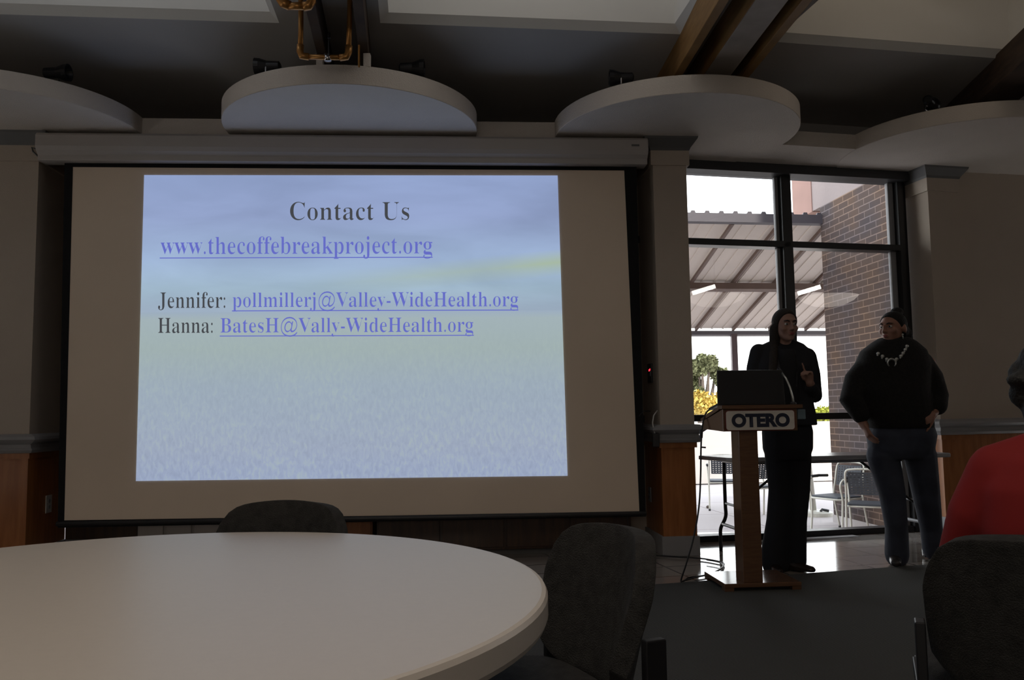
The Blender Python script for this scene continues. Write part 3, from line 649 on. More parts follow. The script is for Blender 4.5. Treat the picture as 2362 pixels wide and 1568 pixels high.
c1 = make_chair('dark chair behind the far side of the round table in front of the screen', (-.77, 2.45, .008), math.radians(-10))
c2 = dup(c1, (-.015, 1.92, .008), math.radians(-66), 'dark chair pulled up to the right side of the round table')
c3 = dup(c1, (1.20, 2.045, .008), math.radians(157), 'dark chair seen from behind with the person in red seated on it')
# ---------------------------------------------------------------- lectern
lb0 = onz(1672, 1368); lb1 = onz(1845, 1362)
ang = math.atan2(lb1.y-lb0.y, lb1.x-lb0.x)*.5+.03
lec = thing('lectern', 'wooden lectern on a single post with a white name sign', 'lectern', (lb0.x, lb0.y, .008), ang)
Mi = (Matrix.Translation(lec.location) @ Matrix.Rotation(ang, 4, 'Z')).inverted()
def l_pt(x, y, v=0.):   # point of the lectern's front plane at depth v, in lectern coordinates
    n = Matrix.Rotation(ang, 3, 'Z') @ Vector((0, -1, 0)); p0 = Mi.inverted() @ Vector((0, v, 0)); return Mi @ onpl(x, y, p0, n)
Wl = .47
MB().b2((0, 0, .02), (Wl, .40, .045)).build('base', 'lectern_wood', lec, bevel=.004)
for x, y in ((.03, .03), (Wl-.03, .03), (.03, .37), (Wl-.03, .37)): MB().b2((x-.028, y-.028, 0), (x+.028, y+.028, .02)).build('foot', 'lectern_wood', lec)
cxa = l_pt(1711, 1200, .02).x; cxb = l_pt(1755, 1200, .02).x
zb = l_pt(1750, 994).z; zt = l_pt(1750, 943).z
MB().b2((cxa, .02, .045), (cxb, .16, zb+.01)).build('post', 'lectern_wood', lec, bevel=.003)
hx0 = l_pt(1667, 965).x; hx1 = l_pt(1839, 965).x
D = .42
m = MB(); zlow = zb+.055
for x in (hx0,): pass
m.hull([(x, 0, z) for x in (hx0, hx1) for z in (zb, zt)]+[(x, D, z) for x in (hx0, hx1) for z in (zb+.01, zlow)])
m.build('box', 'lectern_wood', lec, bevel=.003)
m = MB(); th = .022
m.hull([(x, y, z+dz) for x in (hx0-.012, hx1+.03) for (y, z) in ((-.02, zt+.002), (.06, zt+.002)) for dz in (0, th)]); m.build('top_board', 'lectern_wood', lec, bevel=.003)
m = MB(); m.hull([(x, y, z+dz) for x in (hx0-.005, hx1+.005) for (y, z) in ((.06, zt-.004), (D+.01, zlow)) for dz in (0, .02)]); m.build('reading_shelf', 'lectern_wood', lec)
# name sign
sxa, sxb = l_pt(1674, 970).x, l_pt(1831, 970).x; sza, szb = l_pt(1750, 991).z, l_pt(1750, 947).z
def rrect(x0, x1, z0, z1, r, y0, y1):
    pts = []
    for cx, cz, a0 in ((x1-r, z1-r, 0), (x0+r, z1-r, 90), (x0+r, z0+r, 180), (x1-r, z0+r, 270)):
        for k in range(6): a = math.radians(a0+k*18); pts.append((cx+r*math.cos(a), cz+r*math.sin(a)))
    m = MB(); fr_ = [m.bm.verts.new((x, y0, z)) for x, z in pts]; bk_ = [m.bm.verts.new((x, y1, z)) for x, z in pts]
    m.bm.faces.new(fr_); m.bm.faces.new(bk_[::-1])
    for i in range(len(pts)): m.bm.faces.new((fr_[i], bk_[i], bk_[(i+1) % len(pts)], fr_[(i+1) % len(pts)]))
    return m
sg = rrect(sxa-.006, sxb+.006, sza-.005, szb+.005, .02, -.006, .0).build('sign_back', 'sign_red', lec)
sg = rrect(sxa, sxb, sza, szb, .016, -.010, -.004).build('name_sign', 'sign_white', lec); sg['label'] = 'white sign reading OTERO in black capitals'
me = text_mesh('OTERO', .055); xs = [v.co.x for v in me.vertices]; ys = [v.co.y for v in me.vertices]
tx0, tx1 = l_pt(1686, 970).x, l_pt(1820, 970).x; tz0, tz1 = l_pt(1753, 985).z, l_pt(1753, 953).z
for v in me.vertices:
    v.co = Vector((tx0+(v.co.x-min(xs))/(max(xs)-min(xs))*(tx1-tx0), -.0125, tz0+(v.co.y-min(ys))/(max(ys)-min(ys))*(tz1-tz0)))
me.materials.clear(); me.materials.append(MAT['sign_ink']); o = bpy.data.objects.new('lettering', me); COL.objects.link(o); o.parent = sg
# laptop on the lectern
lp_ = Mi.inverted() @ Vector((hx0, .10, zt+.024))
lap = thing('laptop', 'open black laptop on the lectern seen from behind', 'laptop', tuple(lp_), ang)
ltx0, ltx1 = l_pt(1655, 930, .10).x-hx0, l_pt(1812, 930, .10).x-hx0
htop = l_pt(1730, 853, .10).z-(zt+.024)
m = MB(); m.hull([(x+(.012 if z > 0 and x < .1 else 0), y+z*.12, z) for x in (ltx0, ltx1) for z in (0, htop) for y in (0, .008)]); m.build('lid', 'dark_plastic', lap, bevel=.004)
m = MB(); m.hull([(x, y, z) for x in (ltx0, ltx1) for (y, z) in ((.008, -.0), (.008, .014), (.19, -.028), (.19, -.014))]); m.build('keyboard_base', 'dark_plastic', lap, bevel=.003)
MB().tube([(ltx0+.03, .004, .004), (ltx1-.03, .004, .004)], .006, 8).build('hinge', 'black_metal', lap)
# gooseneck microphone
mic = thing('gooseneck_microphone', 'silver gooseneck microphone arching up from the lectern', 'microphone', tuple(Mi.inverted() @ (l_pt(1830, 931, .05))), ang)
mo = l_pt(1830, 931, .05)
gp = [l_pt(x, y, v)-mo for x, y, v in ((1830, 931, .05), (1828, 915, .05), (1822, 893, .06), (1813, 873, .09), (1803, 860, .13))]
MB().tube(gp, .0065, 10).build('gooseneck', 'silver', mic, smooth=True)
MB().tube([gp[-1], gp[-1]+(gp[-1]-gp[-2])*.8], .010, 12).build('microphone_head', 'dark_plastic', mic, smooth=True)
MB().lathe([(.018, -.004), (.018, .006), (.008, .012)], (0, 0, 0), 16).build('mount', 'dark_plastic', mic)
# cable hanging from the lectern onto the floor
p0 = Mi.inverted() @ Vector((hx0, .30, zt-.03))
cab = thing('microphone_cable', 'black cable hanging from the lectern and coiled on the tiles', 'cable', (1.13, 5.4, .01))
k = lambda v: Vector(v)-cab.location
pts = [p0, ony(1652, 943, 5.35), ony(1636, 945, 5.42), ony(1626, 958, 5.44), ony(1620, 985, 5.44), ony(1617, 1030, 5.44), ony(1616, 1100, 5.44), ony(1612, 1170, 5.42), ony(1600, 1240, 5.4), ony(1583, 1300, 5.38)]
def smoothpath(P, n=6):
    P = [Vector(p) for p in P]; out = []
    for i in range(len(P)-1):
        a = P[max(i-1, 0)]; b = P[i]; c = P[i+1]; d = P[min(i+2, len(P)-1)]
        for j in range(n):
            t_ = j/n; out.append(.5*((2*b)+(-a+c)*t_+(2*a-5*b+4*c-d)*t_*t_+(-a+3*b-3*c+d)*t_**3))
    out.append(P[-1]); return out
fl = [onz(x, y, .012) for x, y in ((1571, 1341), (1590, 1332), (1625, 1327), (1655, 1317), (1670, 1300), (1650, 1293), (1610, 1287), (1560, 1284), (1515, 1281), (1440, 1278))]
MB().tube([k(p) for p in smoothpath(pts+fl)], .0055, 8).build('cord', 'black_metal', cab, smooth=True)
fl2 = [onz(x, y, .022) for x, y in ((1571, 1341), (1600, 1333), (1640, 1322), (1667, 1308), (1660, 1297), (1630, 1291))]
MB().tube([k(p) for p in smoothpath(fl2)], .0045, 8).build('loop', 'black_metal', cab, smooth=True)
MB().tube([k(ony(1618, 990, 5.44)), k(ony(1617, 1010, 5.44))], .011, 10).build('connector', 'dark_plastic', cab)
MB().tube([k(ony(1617, 1031, 5.44)), k(ony(1628, 1032, 5.44))], .005, 8).build('clip', 'dark_plastic', cab)
# small pale box on the lectern's right side
o = MB().b2((0, 0, 0), (.05, .05, .06)).build('receiver_box', 'box_blue' if 'box_blue' in MAT else mat('box_blue', (.16, .23, .27), .4, noise_s=8, noise_a=.08), bevel=.004)
o.location = tuple(Mi.inverted() @ (l_pt(1840, 967, .03))); o.rotation_euler = (0, 0, ang); o.location.x += .002; tag(o, 'small pale blue box fixed to the right side of the lectern', 'box')
# ---------------------------------------------------------------- folding table by the window
Z_T = .73
fa = onz(1690, 1056, Z_T); angt = math.radians(8)
ft = thing('folding_table', 'long pale folding table standing in front of the window', 'table', (fa.x, fa.y, 0), angt)
Lt, Dt = 1.72, .46
MB().prism([(0, 0), (Lt, 0), (Lt+.02, .03), (Lt+.05, Dt-.08), (Lt, Dt), (-.07, Dt), (-.11, Dt-.06), (-.03, .05)], Z_T-.03, Z_T).build('tabletop', 'table_white', ft, bevel=.006)
MB().b2((.08, .05, Z_T-.055), (Lt-.08, Dt-.05, Z_T-.028)).build('underframe', 'grey_plastic', ft)
for x in (.10, Lt-.16):
    sgn = -1 if x < .5 else 1
    for y in (.04, Dt-.04):
        yo = -.03 if y < .2 else .03
        MB().tube(smoothpath([(x, y, Z_T-.05), (x, y, .36), (x+sgn*.0, y, .26), (x+sgn*.03, y+yo, .17), (x+sgn*.035, y+yo, .10), (x+sgn*.035, y+yo, 0)], 4), .014, 10).build('leg', 'black_metal', ft, smooth=True)
    MB().tube([(x+sgn*.02, .03, .20), (x+sgn*.02, Dt-.03, .20)], .013, 8).build('crossbar', 'grey_plastic', ft)
    MB().tube([(x, Dt/2, .34), (x-sgn*.45, Dt/2, Z_T-.05)], .010, 8).build('brace', 'black_metal', ft)
    MB().tube([(x, .03, .36), (x, Dt-.03, .36)], .010, 8).build('crossbar', 'black_metal', ft)
# floor vent
va = onz(1700, 1252); vb = onz(1975, 1236); d = (vb-va).normalized(); n = Vector((-d.y, d.x, 0))*.09
t = thing('floor_vent', 'long narrow metal floor vent in the tiles below the window', 'vent', tuple(va), math.atan2(d.y, d.x))
Lv = (vb-va).length
MB().b2((0, -.05, 0), (Lv, .05, .004)).build('vent_frame', 'trim_grey', t)
MB().b2((.01, -.038, .003), (Lv-.01, .038, .006)).build('grille', 'housing', t)
# ---------------------------------------------------------------- outside: patio
ZP = -.44
def at(x, y, z=ZP): return onz(x, y, z)
o = MB().b2((-10, 7.9, ZP-.2), (30, 16.9, ZP)).build('patio_floor', 'paving'); struct(o, 'pale concrete patio paving outside the window', 'patio')
o = MB().b2((-40, 16.9, ZP-.3), (60, 120, ZP-.02)).build('ground', 'concrete'); struct(o, 'ground beyond the low patio wall', 'ground')
yw = at(1650, 1121); 
o = MB().prism([(-8, yw.y-.9), (20, yw.y+2.6), (20, yw.y+2.9), (-8, yw.y-.6)], ZP, .80).build('patio_wall', 'cream_wall'); struct(o, 'low bright cream wall at the edge of the patio', 'wall')
# foundation below the window
MB().b2((-3, .10, -.6), (5, .2, .0), MW).build('trim_2', 'concrete')['kind'] = 'structure'
tag(bpy.data.objects['trim_2'], 'concrete footing below the window', 'footing')
# brick building
bc = ony(1917, 1050, 11.5); bc.z = ZP; angb = A3
bcn = bc.copy()
MBK = T(bc.x, bc.y, 0, angb)   # local x runs towards the camera along the brick face, local -y faces left (patio)
bw = thing('brick_building', 'brown brick wing with pale stucco upper wall right of the patio', 'building', (bc.x, bc.y, ZP), angb, kind='structure')
zt_ = ony(1890, 478, bc.y).z-ZP
BPL = [(0, 0), (3.55, 0), (3.15, 1.5), (0, 1.5)]
MB().prism(BPL, .10, zt_).build('brick_wall', 'brick', bw)
MB().prism([(-.01, -.01), (3.55, -.01), (3.15, 1.5), (-.01, 1.5)], 0, .10).build('plinth', 'concrete', bw)
ul = onpl(1829, 430, MBK @ Vector((0, 0, 0)), MBK.to_3x3() @ Vector((0, -1, 0))); xl = (MBK.inverted() @ ul).x
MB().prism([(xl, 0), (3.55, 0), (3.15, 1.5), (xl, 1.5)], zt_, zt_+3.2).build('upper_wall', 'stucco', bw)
xm = (MBK.inverted() @ onpl(1872, 430, MBK @ Vector((0, 0, 0)), MBK.to_3x3() @ Vector((0, -1, 0)))).x
MB().b2((xl-.01, -.012, zt_-.01), (xm, 1.5, zt_+3.2)).build('corner_panel', 'pink_brick', bw)
# patio cover
dv = ray(924, 1614).normalized(); dh = Vector((dv.x, dv.y, 0)).normalized(); slope = dv.z/Vector((dv.x, dv.y)).length
ed = Vector((dh.y, -dh.x, 0))       # along the eaves, towards the right
Pf = ony(1690, 757, 14.95)           # a point of the far eave
nrm = dv.cross(ed).normalized()
def rp(x, y): return onpl(x, y, Pf, nrm)
Pn = rp(1740, 508); Lr = (Pn-Pf).dot(-dh)   # plan length from far eave to near edge
Mr = Matrix(((ed.x, -dh.x, 0, Pf.x), (ed.y, -dh.y, 0, Pf.y), (0, 0, 1, Pf.z), (0, 0, 0, 1)))   # local x along eave, local y towards the hall
xR = None
pr = rp(1904, 700); xR = (Mr.inverted() @ pr).x; pr2 = rp(1893, 520); xR2 = (Mr.inverted() @ pr2).x
xRR = max(xR, xR2)+.9; xLL = -4.5
rise = -slope
pc = thing('patio_cover', 'slanting corrugated metal patio cover with dark ribs outside the window', 'patio cover', tuple(Pf))
Mr0 = Matrix.Translation(-pc.location) @ Mr
def rl(x, y, dz=0): return Mr0 @ Vector((x, y, rise*y+dz))
m = MB(); m.hull([rl(x, y, dz) for x in (xLL, xRR) for y in (0, Lr) for dz in (0, .03)]); m.build('roof_sheet', 'roof_metal', pc)
import itertools
m = MB(); x = xLL+.1
while x < xRR:
    m.hull([rl(x+a, y, dz) for a in (0, .03) for y in (0, Lr) for dz in (-.012, 0)]); x += .20
m.build('corrugation', 'roof_metal', pc)
x0r = (Mr.inverted() @ rp(1690, 756)).x
for k_ in range(-9, 7):
    x = x0r+k_*.68
    if xLL < x < xRR-.02:
        MB().hull([rl(x+a, y, dz) for a in (-.022, .022) for y in (0.02, Lr-.02) for dz in (-.055, -.001)]).build('rafter', 'roof_rib', pc)
ym = (Mr.inverted() @ rp(1750, 648)).y
MB().hull([rl(x, ym+a, dz) for x in (xLL, xRR) for a in (-.05, .05) for dz in (-.15, -.055)]).build('purlin', 'roof_rib', pc)
fp = [(xLL, -.05)]; x = xLL
fp2 = []
while x < xRR-.2: fp2 += [(x, .07), (x+.12, .07), (x+.13, .10), (x+.18, .10), (x+.19, .07)]; x += .2
fp2.append((xRR, .07)); fp2.append((xRR, -.05))
pr_ = (fp+fp2)[::-1]
m = MB(); va_ = [m.bm.verts.new(rl(px_, Lr-.02, dz)) for px_, dz in pr_]; vb_ = [m.bm.verts.new(rl(px_, Lr+.04, dz)) for px_, dz in pr_]
m.bm.faces.new(va_); m.bm.faces.new(vb_[::-1])
for i in range(len(pr_)): m.bm.faces.new((va_[i], vb_[i], vb_[(i+1) % len(pr_)], va_[(i+1) % len(pr_)]))
m.build('fascia', 'fascia', pc)
MB().hull([rl(x, 0+a, dz) for x in (xLL, xRR) for a in (-.04, .04) for dz in (-.13, -.02-.04)]).build('eave_beam', 'fascia', pc)
for k_ in range(-2, 3):
    x = x0r+.02+k_*2.3
    if x < xRR:
        b = rl(x, 0, -.1); MB().b2((b.x-.05, b.y-.05, ZP-Pf.z), (b.x+.05, b.y+.05, b.z)).build('post', 'post_brown', pc)
# patio chairs
def perforated(m, w_, z0, z1, y, lean):
    # rounded panel with square holes: frame + lattice
    for i in range(9):
        x = -w_+.03+(2*w_-.06)*i/8; m.hull([(x+a, y+lean*(z-z0)+b, z) for a in (-.011, .011) for b in (-.006, .006) for z in (z0+.02, z1-.03)])
    nz = 8
    for j in range(nz+1):
        z = z0+.02+(z1-z0-.05)*j/nz; m.hull([(x, y+lean*(z-z0)+b, z+a) for a in (-.011, .011) for b in (-.006, .006) for x in (-w_+.02, w_-.02)])
def patio_chair(label, loc, rz):
    t = thing('patio_chair', label, 'chair', loc, rz, 'white framed patio chairs')
    m = MB(); m.prism([(-.2, -.2), (.2, -.2), (.225, -.16), (.225, .18), (.19, .2), (-.19, .2), (-.225, .18), (-.225, -.16)], .42, .445); m.build('seat', 'patio_seat', t, bevel=.008)
    MB().tube([(-.22, .19, .415), (-.235, -.16, .415), (-.18, -.215, .415), (.18, -.215, .415), (.235, -.16, .415), (.22, .19, .415), (-.22, .19, .415)], .012, 8).build('seat_frame', 'patio_frame', t, smooth=True)
    m = MB(); perforated(m, .2, .54, .82, .22, .22); m.build('backrest', 'patio_seat', t)
    for s in (-1, 1):
        MB().tube(smoothpath([(s*.24, -.19, 0), (s*.235, -.17, .2), (s*.24, -.16, .42), (s*.25, -.2, .58), (s*.25, -.14, .655), (s*.25, -.02, .665)], 5), .013, 8).build('front_leg', 'patio_frame', t, smooth=True)
        MB().tube(smoothpath([(s*.22, .3, 0), (s*.22, .22, .4), (s*.21, .24, .6), (s*.20, .285, .8), (s*.12, .30, .835), (0, .305, .84)], 5), .012, 8).build('rear_leg', 'patio_frame', t, smooth=True)
        MB().tube([(s*.25, -.14, .67), (s*.25, .0, .675), (s*.24, .14, .67)], .018, 8).build('armrest', 'dark_plastic', t, smooth=True)
        MB().tube([(s*.22, .3, 0), (s*.22, .295, .03)], .016, 8).build('rubber_foot', 'dark_plastic', t)
    return t
pa = ony(1926, 1100, 10.6); pb = ony(2003, 1100, 9.75); pcx = at(1778, 1200)
ch1 = patio_chair('pale framed patio chair facing left outside, nearest the brick corner', (pa.x, pa.y, ZP), math.radians(-62))
dup(ch1, (pb.x, pb.y, ZP), math.radians(150), 'pale framed patio chair against the brick wall, partly behind the woman in jeans')
dup(ch1, (pcx.x-.06, pcx.y+.4, ZP), math.radians(200), 'patio chair with perforated back outside between the lectern post and the woman in black')
pdx = at(1712, 1190); dup(ch1, (pdx.x-.02, pdx.y+.9, ZP), math.radians(165), 'patio chair outside half hidden behind the lectern post')
# umbrella pole and base
ub = at(1885, 1189)
t = thing('umbrella_stand', 'white umbrella pole with a round weighted base on the patio', 'umbrella stand', (ub.x, ub.y, ZP))
MB().lathe([(.21, 0), (.21, .05), (.17, .07), (.05, .085)], (0, 0, 0), 32).build('base', 'patio_frame', t)
MB().tube([(-.05, 0, .05), (-.09, 0, .75), (-.1, 0, 1.05)], [.045, .04, .035], 16).build('pole', 'patio_frame', t, smooth=True)
MB().tube([(.0, -.15, .08), (.03, -.12, .1), (.08, -.12, .09), (.12, -.14, .08)], .018, 6).build('screw_handle', 'dark_plastic', t)
o = MB().ball((0, 0, .02), (.035, .03, .025)).build('pebble', 'bark', smooth=True); p = at(1634, 1172); o.location = p; tag(o, 'small dark stone lying on the patio paving', 'stone')
# trees
def tree(cx, cy, blobs, leaf, label, trunk, nl=2600, size=.12, name='tree'):
    t = thing(name, label, 'tree' if trunk else 'shrub', (cx, cy, ZP))
    m = MB()
    for (bx, by, bz, r) in blobs:
        for _ in range(int(nl*r*r/ sum(b[3]**2 for b in blobs))):
            while True:
                v = Vector((random.uniform(-1, 1), random.uniform(-1, 1), random.uniform(-1, 1)))
                if v.length < 1: break
            v = v*(.55+.45*random.random()); p = Vector((bx, by, bz))+v*r
            a = Vector((random.uniform(-1, 1), random.uniform(-1, 1), random.uniform(-1, 1))).normalized(); b = a.cross(Vector((.3, .5, .8))).normalized()
            s = size*random.uniform(.6, 1.3); m.bm.faces.new([m.bm.verts.new(p+a*s), m.bm.verts.new(p+b*s*.6), m.bm.verts.new(p-a*s), m.bm.verts.new(p-b*s*.6)])
    m.build('foliage', leaf, t, fixn=False)
    if trunk:
        m = MB()
        for (bx, by, bz, r) in blobs: m.tube(smoothpath([(0, 0, 0), (bx*.2, 0, bz*.35), (bx*.7, by*.5, bz*.7), (bx, by, bz)], 4), [.16, .15, .14, .13, .12, .11, .1, .09, .08, .06, .05, .04, .03][:13], 8)
        m.build('trunk', 'bark', t, smooth=True)
    else: MB().tube([(0, 0, 0), (0, 0, .5), (.1, 0, 1)], [.1, .08, .05], 8).build('trunk', 'bark', t)
Yt = 36.
def tp(x, y): p = ony(x, y, Yt); return p
c = tp(1622, 930)
def bl(L_): 
    out = []
    for x, y, rpx in L_:
        p = tp(x, y); out.append((p.x-c.x, random.uniform(-.5, .5), p.z-ZP, rpx/FPX*Yt))
    return out
tree(c.x, c.y, bl([(1610, 848, 26), (1632, 838, 22), (1598, 885, 26), (1615, 830, 16), (1650, 858, 20), (1660, 880, 16), (1608, 910, 18), (1668, 862, 14), (1575, 850, 30)]), 'leaf_green', 'tall loose green tree beyond the patio wall', True, 5200, .10)
tree(c.x, c.y-3, [(a_, b_, c_, d_) for a_, b_, c_, d_ in bl([(1610, 945, 30), (1640, 940, 26), (1580, 930, 30), (1665, 950, 24), (1620, 925, 18)])], 'leaf_yellow', 'yellow autumn shrub beyond the patio wall below the green tree', False, 5200, .09, 'shrub')
c = tp(1900, 950)
tree(c.x, c.y, bl([(1900, 958, 24), (1925, 955, 22), (1880, 960, 20), (1860, 955, 26), (1830, 958, 24)]), 'leaf_lime', 'yellow green shrub beyond the patio wall beside the brick building', False, 4200, .09, 'shrub')
# ---------------------------------------------------------------- people
def RZ(a): return Matrix.Rotation(a, 3, 'Z')
def hand(m, wrist, dirv, palm_n, curl=.5, s=1., side=1, point=False):
    """wrist pos, direction of the hand, palm normal; five fingers"""
    d = Vector(dirv).normalized(); n = Vector(palm_n); n = (n-d*n.dot(d)).normalized(); w_ = d.cross(n)*side
    wrist = Vector(wrist)
    m.tube([wrist-d*.02, wrist+d*.03*s, wrist+d*.065*s, wrist+d*.09*s], [(.026*s, .020*s), (.036*s, .016*s), (.042*s, .016*s), (.036*s, .014*s)], 12) if False else None
    pal = []
    for t_, wd, th in ((-.01, .026, .02), (.03, .034, .017), (.065, .041, .016), (.088, .038, .014)):
        ring = []
        for k_ in range(12):
            a_ = 2*math.pi*k_/12; ring.append(m.bm.verts.new(wrist+d*(t_*s)+w_*(wd*s*math.cos(a_))+n*(th*s*math.sin(a_))))
        pal.append(ring)
    for A, B in zip(pal[:-1], pal[1:]):
        for k_ in range(12): m.bm.faces.new((A[k_], A[(k_+1) % 12], B[(k_+1) % 12], B[k_]))
    m.bm.faces.new(pal[0][::-1]); m.bm.faces.new(pal[-1])
    for i, (off, ln) in enumerate(((-.030, .070), (-.010, .080), (.011, .075), (.031, .060))):
        p = wrist+d*(.082*s)+w_*(off*s); cur = curl if not (point and i == 0) else .12; ang_ = cur*.35; pts = [p-d*.01]; dd_ = d
        for seg_, k_ in enumerate((.45, .32, .23)):
            ang_ += cur*(.55 if seg_ else .3)
            dd_ = (d*math.cos(ang_)+n*math.sin(ang_)); pts.append(pts[-1]+dd_*(ln*k_*s*1.1)); 
        m.limb(pts, [.0095*s, .009*s, .0082*s, .007*s], 8)
    b0 = wrist+d*(.02*s)-w_*(.028*s); dt = (d*.7-w_*.62+n*.35).normalized()
    m.limb([b0, b0+dt*.035*s, b0+dt*.06*s+d*.008*s, b0+dt*.078*s+d*.018*s], [.013*s, .0115*s, .010*s, .008*s], 8)
def head(m, c, yaw, pitch=0, s=1., wide=1.):
    """skin of a head; c = centre of skull; local -y is the face direction at yaw 0. returns transform"""
    M = Matrix.Translation(c) @ Matrix.Rotation(yaw, 4, 'Z') @ Matrix.Rotation(pitch, 4, 'X') @ Matrix.Diagonal((s*wide, s, s, 1))
    def B(p, r, rx=0): 
        mm = M @ Matrix.Translation(p) @ Matrix.Rotation(rx, 4, 'X') @ Matrix.Diagonal((*r, 1)); bmesh.ops.create_uvsphere(m.bm, u_segments=20, v_segments=14, radius=1, matrix=mm)
    B((0, .01, .03), (.076, .096, .088)); B((0, -.02, -.03), (.064, .072, .075)); B((0, -.045, -.075), (.042, .042, .032)); B((0, -.072, -.092), (.021, .018, .016))
    B((0, -.078, .034), (.052, .018, .014)); B((-.04, -.06, -.022), (.024, .026, .026)); B((.04, -.06, -.022), (.024, .026, .026))
    B((0, -.098, -.005), (.009, .014, .028), .32); B((0, -.108, -.026), (.014, .014, .012)); B((.011, -.100, -.029), (.008, .009, .007)); B((-.011, -.100, -.029), (.008, .009, .007))
    B((0, -.086, -.058), (.022, .012, .012))
    for sx in (-1, 1): B((sx*.078, .012, -.008), (.010, .02, .032), .15)
    return M
def hair_cap(m, M, k=1.07, hl=(-.088, .070), ear=(.004, -.035)):
    b = bmesh.new()
    for c_, r_ in (((0, .01, .03), (.076, .096, .088)), ((0, .035, -.02), (.076, .078, .075))):
        mm = Matrix.Translation(c_) @ Matrix.Diagonal((r_[0]*k+.003, r_[1]*k+.003, r_[2]*k+.003, 1)); bmesh.ops.create_uvsphere(b, u_segments=28, v_segments=20, radius=1, matrix=mm)
    n = Vector((0, -(ear[1]-hl[1]), ear[0]-hl[0])).normalized(); p = Vector((0, hl[0], hl[1]))
    r_ = bmesh.ops.bisect_plane(b, geom=b.verts[:]+b.edges[:]+b.faces[:], plane_co=p, plane_no=n, clear_inner=True)
    ed_ = [e for e in r_['geom_cut'] if isinstance(e, bmesh.types.BMEdge)]; bmesh.ops.holes_fill(b, edges=[e for e in b.edges if e.is_boundary], sides=0)
    me_ = bpy.data.meshes.new('t'); b.transform(M); b.to_mesh(me_); b.free(); m.bm.from_mesh(me_); bpy.data.meshes.remove(me_)
def face_parts(M, parent, lips='lips'):
    m = MB()
    mm = M @ Matrix.Translation((0, -.0955, -.053)) @ Matrix.Diagonal((.021, .006, .0045, 1)); bmesh.ops.create_uvsphere(m.bm, u_segments=14, v_segments=8, radius=1, matrix=mm)
    mm = M @ Matrix.Translation((0, -.094, -.062)) @ Matrix.Diagonal((.018, .007, .0055, 1)); bmesh.ops.create_uvsphere(m.bm, u_segments=14, v_segments=8, radius=1, matrix=mm)
    m.build('lips', lips, parent, smooth=True)
    for sx in (-1, 1):
        m = MB(); mm = M @ Matrix.Translation((sx*.031, -.079, .008)) @ Matrix.Diagonal((.0135, .011, .0085, 1)); bmesh.ops.create_uvsphere(m.bm, u_segments=14, v_segments=10, radius=1, matrix=mm); e = m.build('eye', 'eye_white', parent, smooth=True)
        m = MB(); mm = M @ Matrix.Translation((sx*.031, -.0885, .008)) @ Matrix.Diagonal((.006, .003, .006, 1)); bmesh.ops.create_uvsphere(m.bm, u_segments=12, v_segments=8, radius=1, matrix=mm); m.build('iris', 'eye_dark', e, smooth=True)
        m = MB(); m.tube([M @ Vector((sx*x, y, z)) for x, y, z in ((.014, -.094, .026), (.03, -.093, .032), (.048, -.080, .027))], [.0035, .004, .002], 8); m.build('eyebrow', 'hair_dark', parent, smooth=True)
def rings(m, L_, seg=28):
    """horizontal rings (x,y,z,rx,ry[,power])"""
    rows = []
    for (x, y, z, rx, ry) in L_:
        rows.append([m.bm.verts.new((x+rx*math.copysign(abs(math.cos(a))**.85, math.cos(a)), y+ry*math.copysign(abs(math.sin(a))**.85, math.sin(a)), z)) for a in [2*math.pi*k_/seg for k_ in range(seg)]])
    for A, B in zip(rows[:-1], rows[1:]):
        for k_ in range(seg): m.bm.faces.new((A[k_], A[(k_+1) % seg], B[(k_+1) % seg], B[k_]))
    m.bm.faces.new(rows[0][::-1]); m.bm.faces.new(rows[-1]); return m
def person_space(Y, px0, pyf):
    base = onz(px0, pyf, 0.0)
    def f(x, y, dy=0.): p = ony(x, y, base.y+dy); return Vector((p.x-base.x, p.y-base.y, p.z))
    return base, f
# --- woman in the black jacket, behind the lectern
bA, A = person_space(5.75, 1812, 1318)
wA = thing('person', 'woman in a black trouser suit and scarf standing behind the lectern, hand raised', 'person', (bA.x, bA.y, 0))
hA = A(1811, 752, .0)
m = MB()
MA = head(m, hA, math.radians(9), .02, .98, .98)
m.limb([A(1808, 775, .03), A(1808, 800, .04), A(1808, 822, .05)], [.052, .052, .06], 16)
rings(m, [(*A(1810, 822, .05)[:2], A(0, 822).z, .07, .06), (*A(1808, 840, .05)[:2], A(0, 840).z, .15, .09), (*A(1806, 900, .05)[:2], A(0, 900).z, .15, .10), (*A(1810, 960, .05)[:2], A(0, 960).z, .13, .095), (*A(1815, 1010, .05)[:2], A(0, 1010).z, .155, .11), (*A(1816, 1050, .05)[:2], A(0, 1050).z, .15, .10)])
# legs and feet
for (hx, kx, ax) in ((1793, 1800, 1792), (1840, 1842, 1836)):
    m.limb([A(hx, 1030, .05), A(kx, 1150, .04), A(ax, 1290, .05)], [.08, .055, .038], 12)
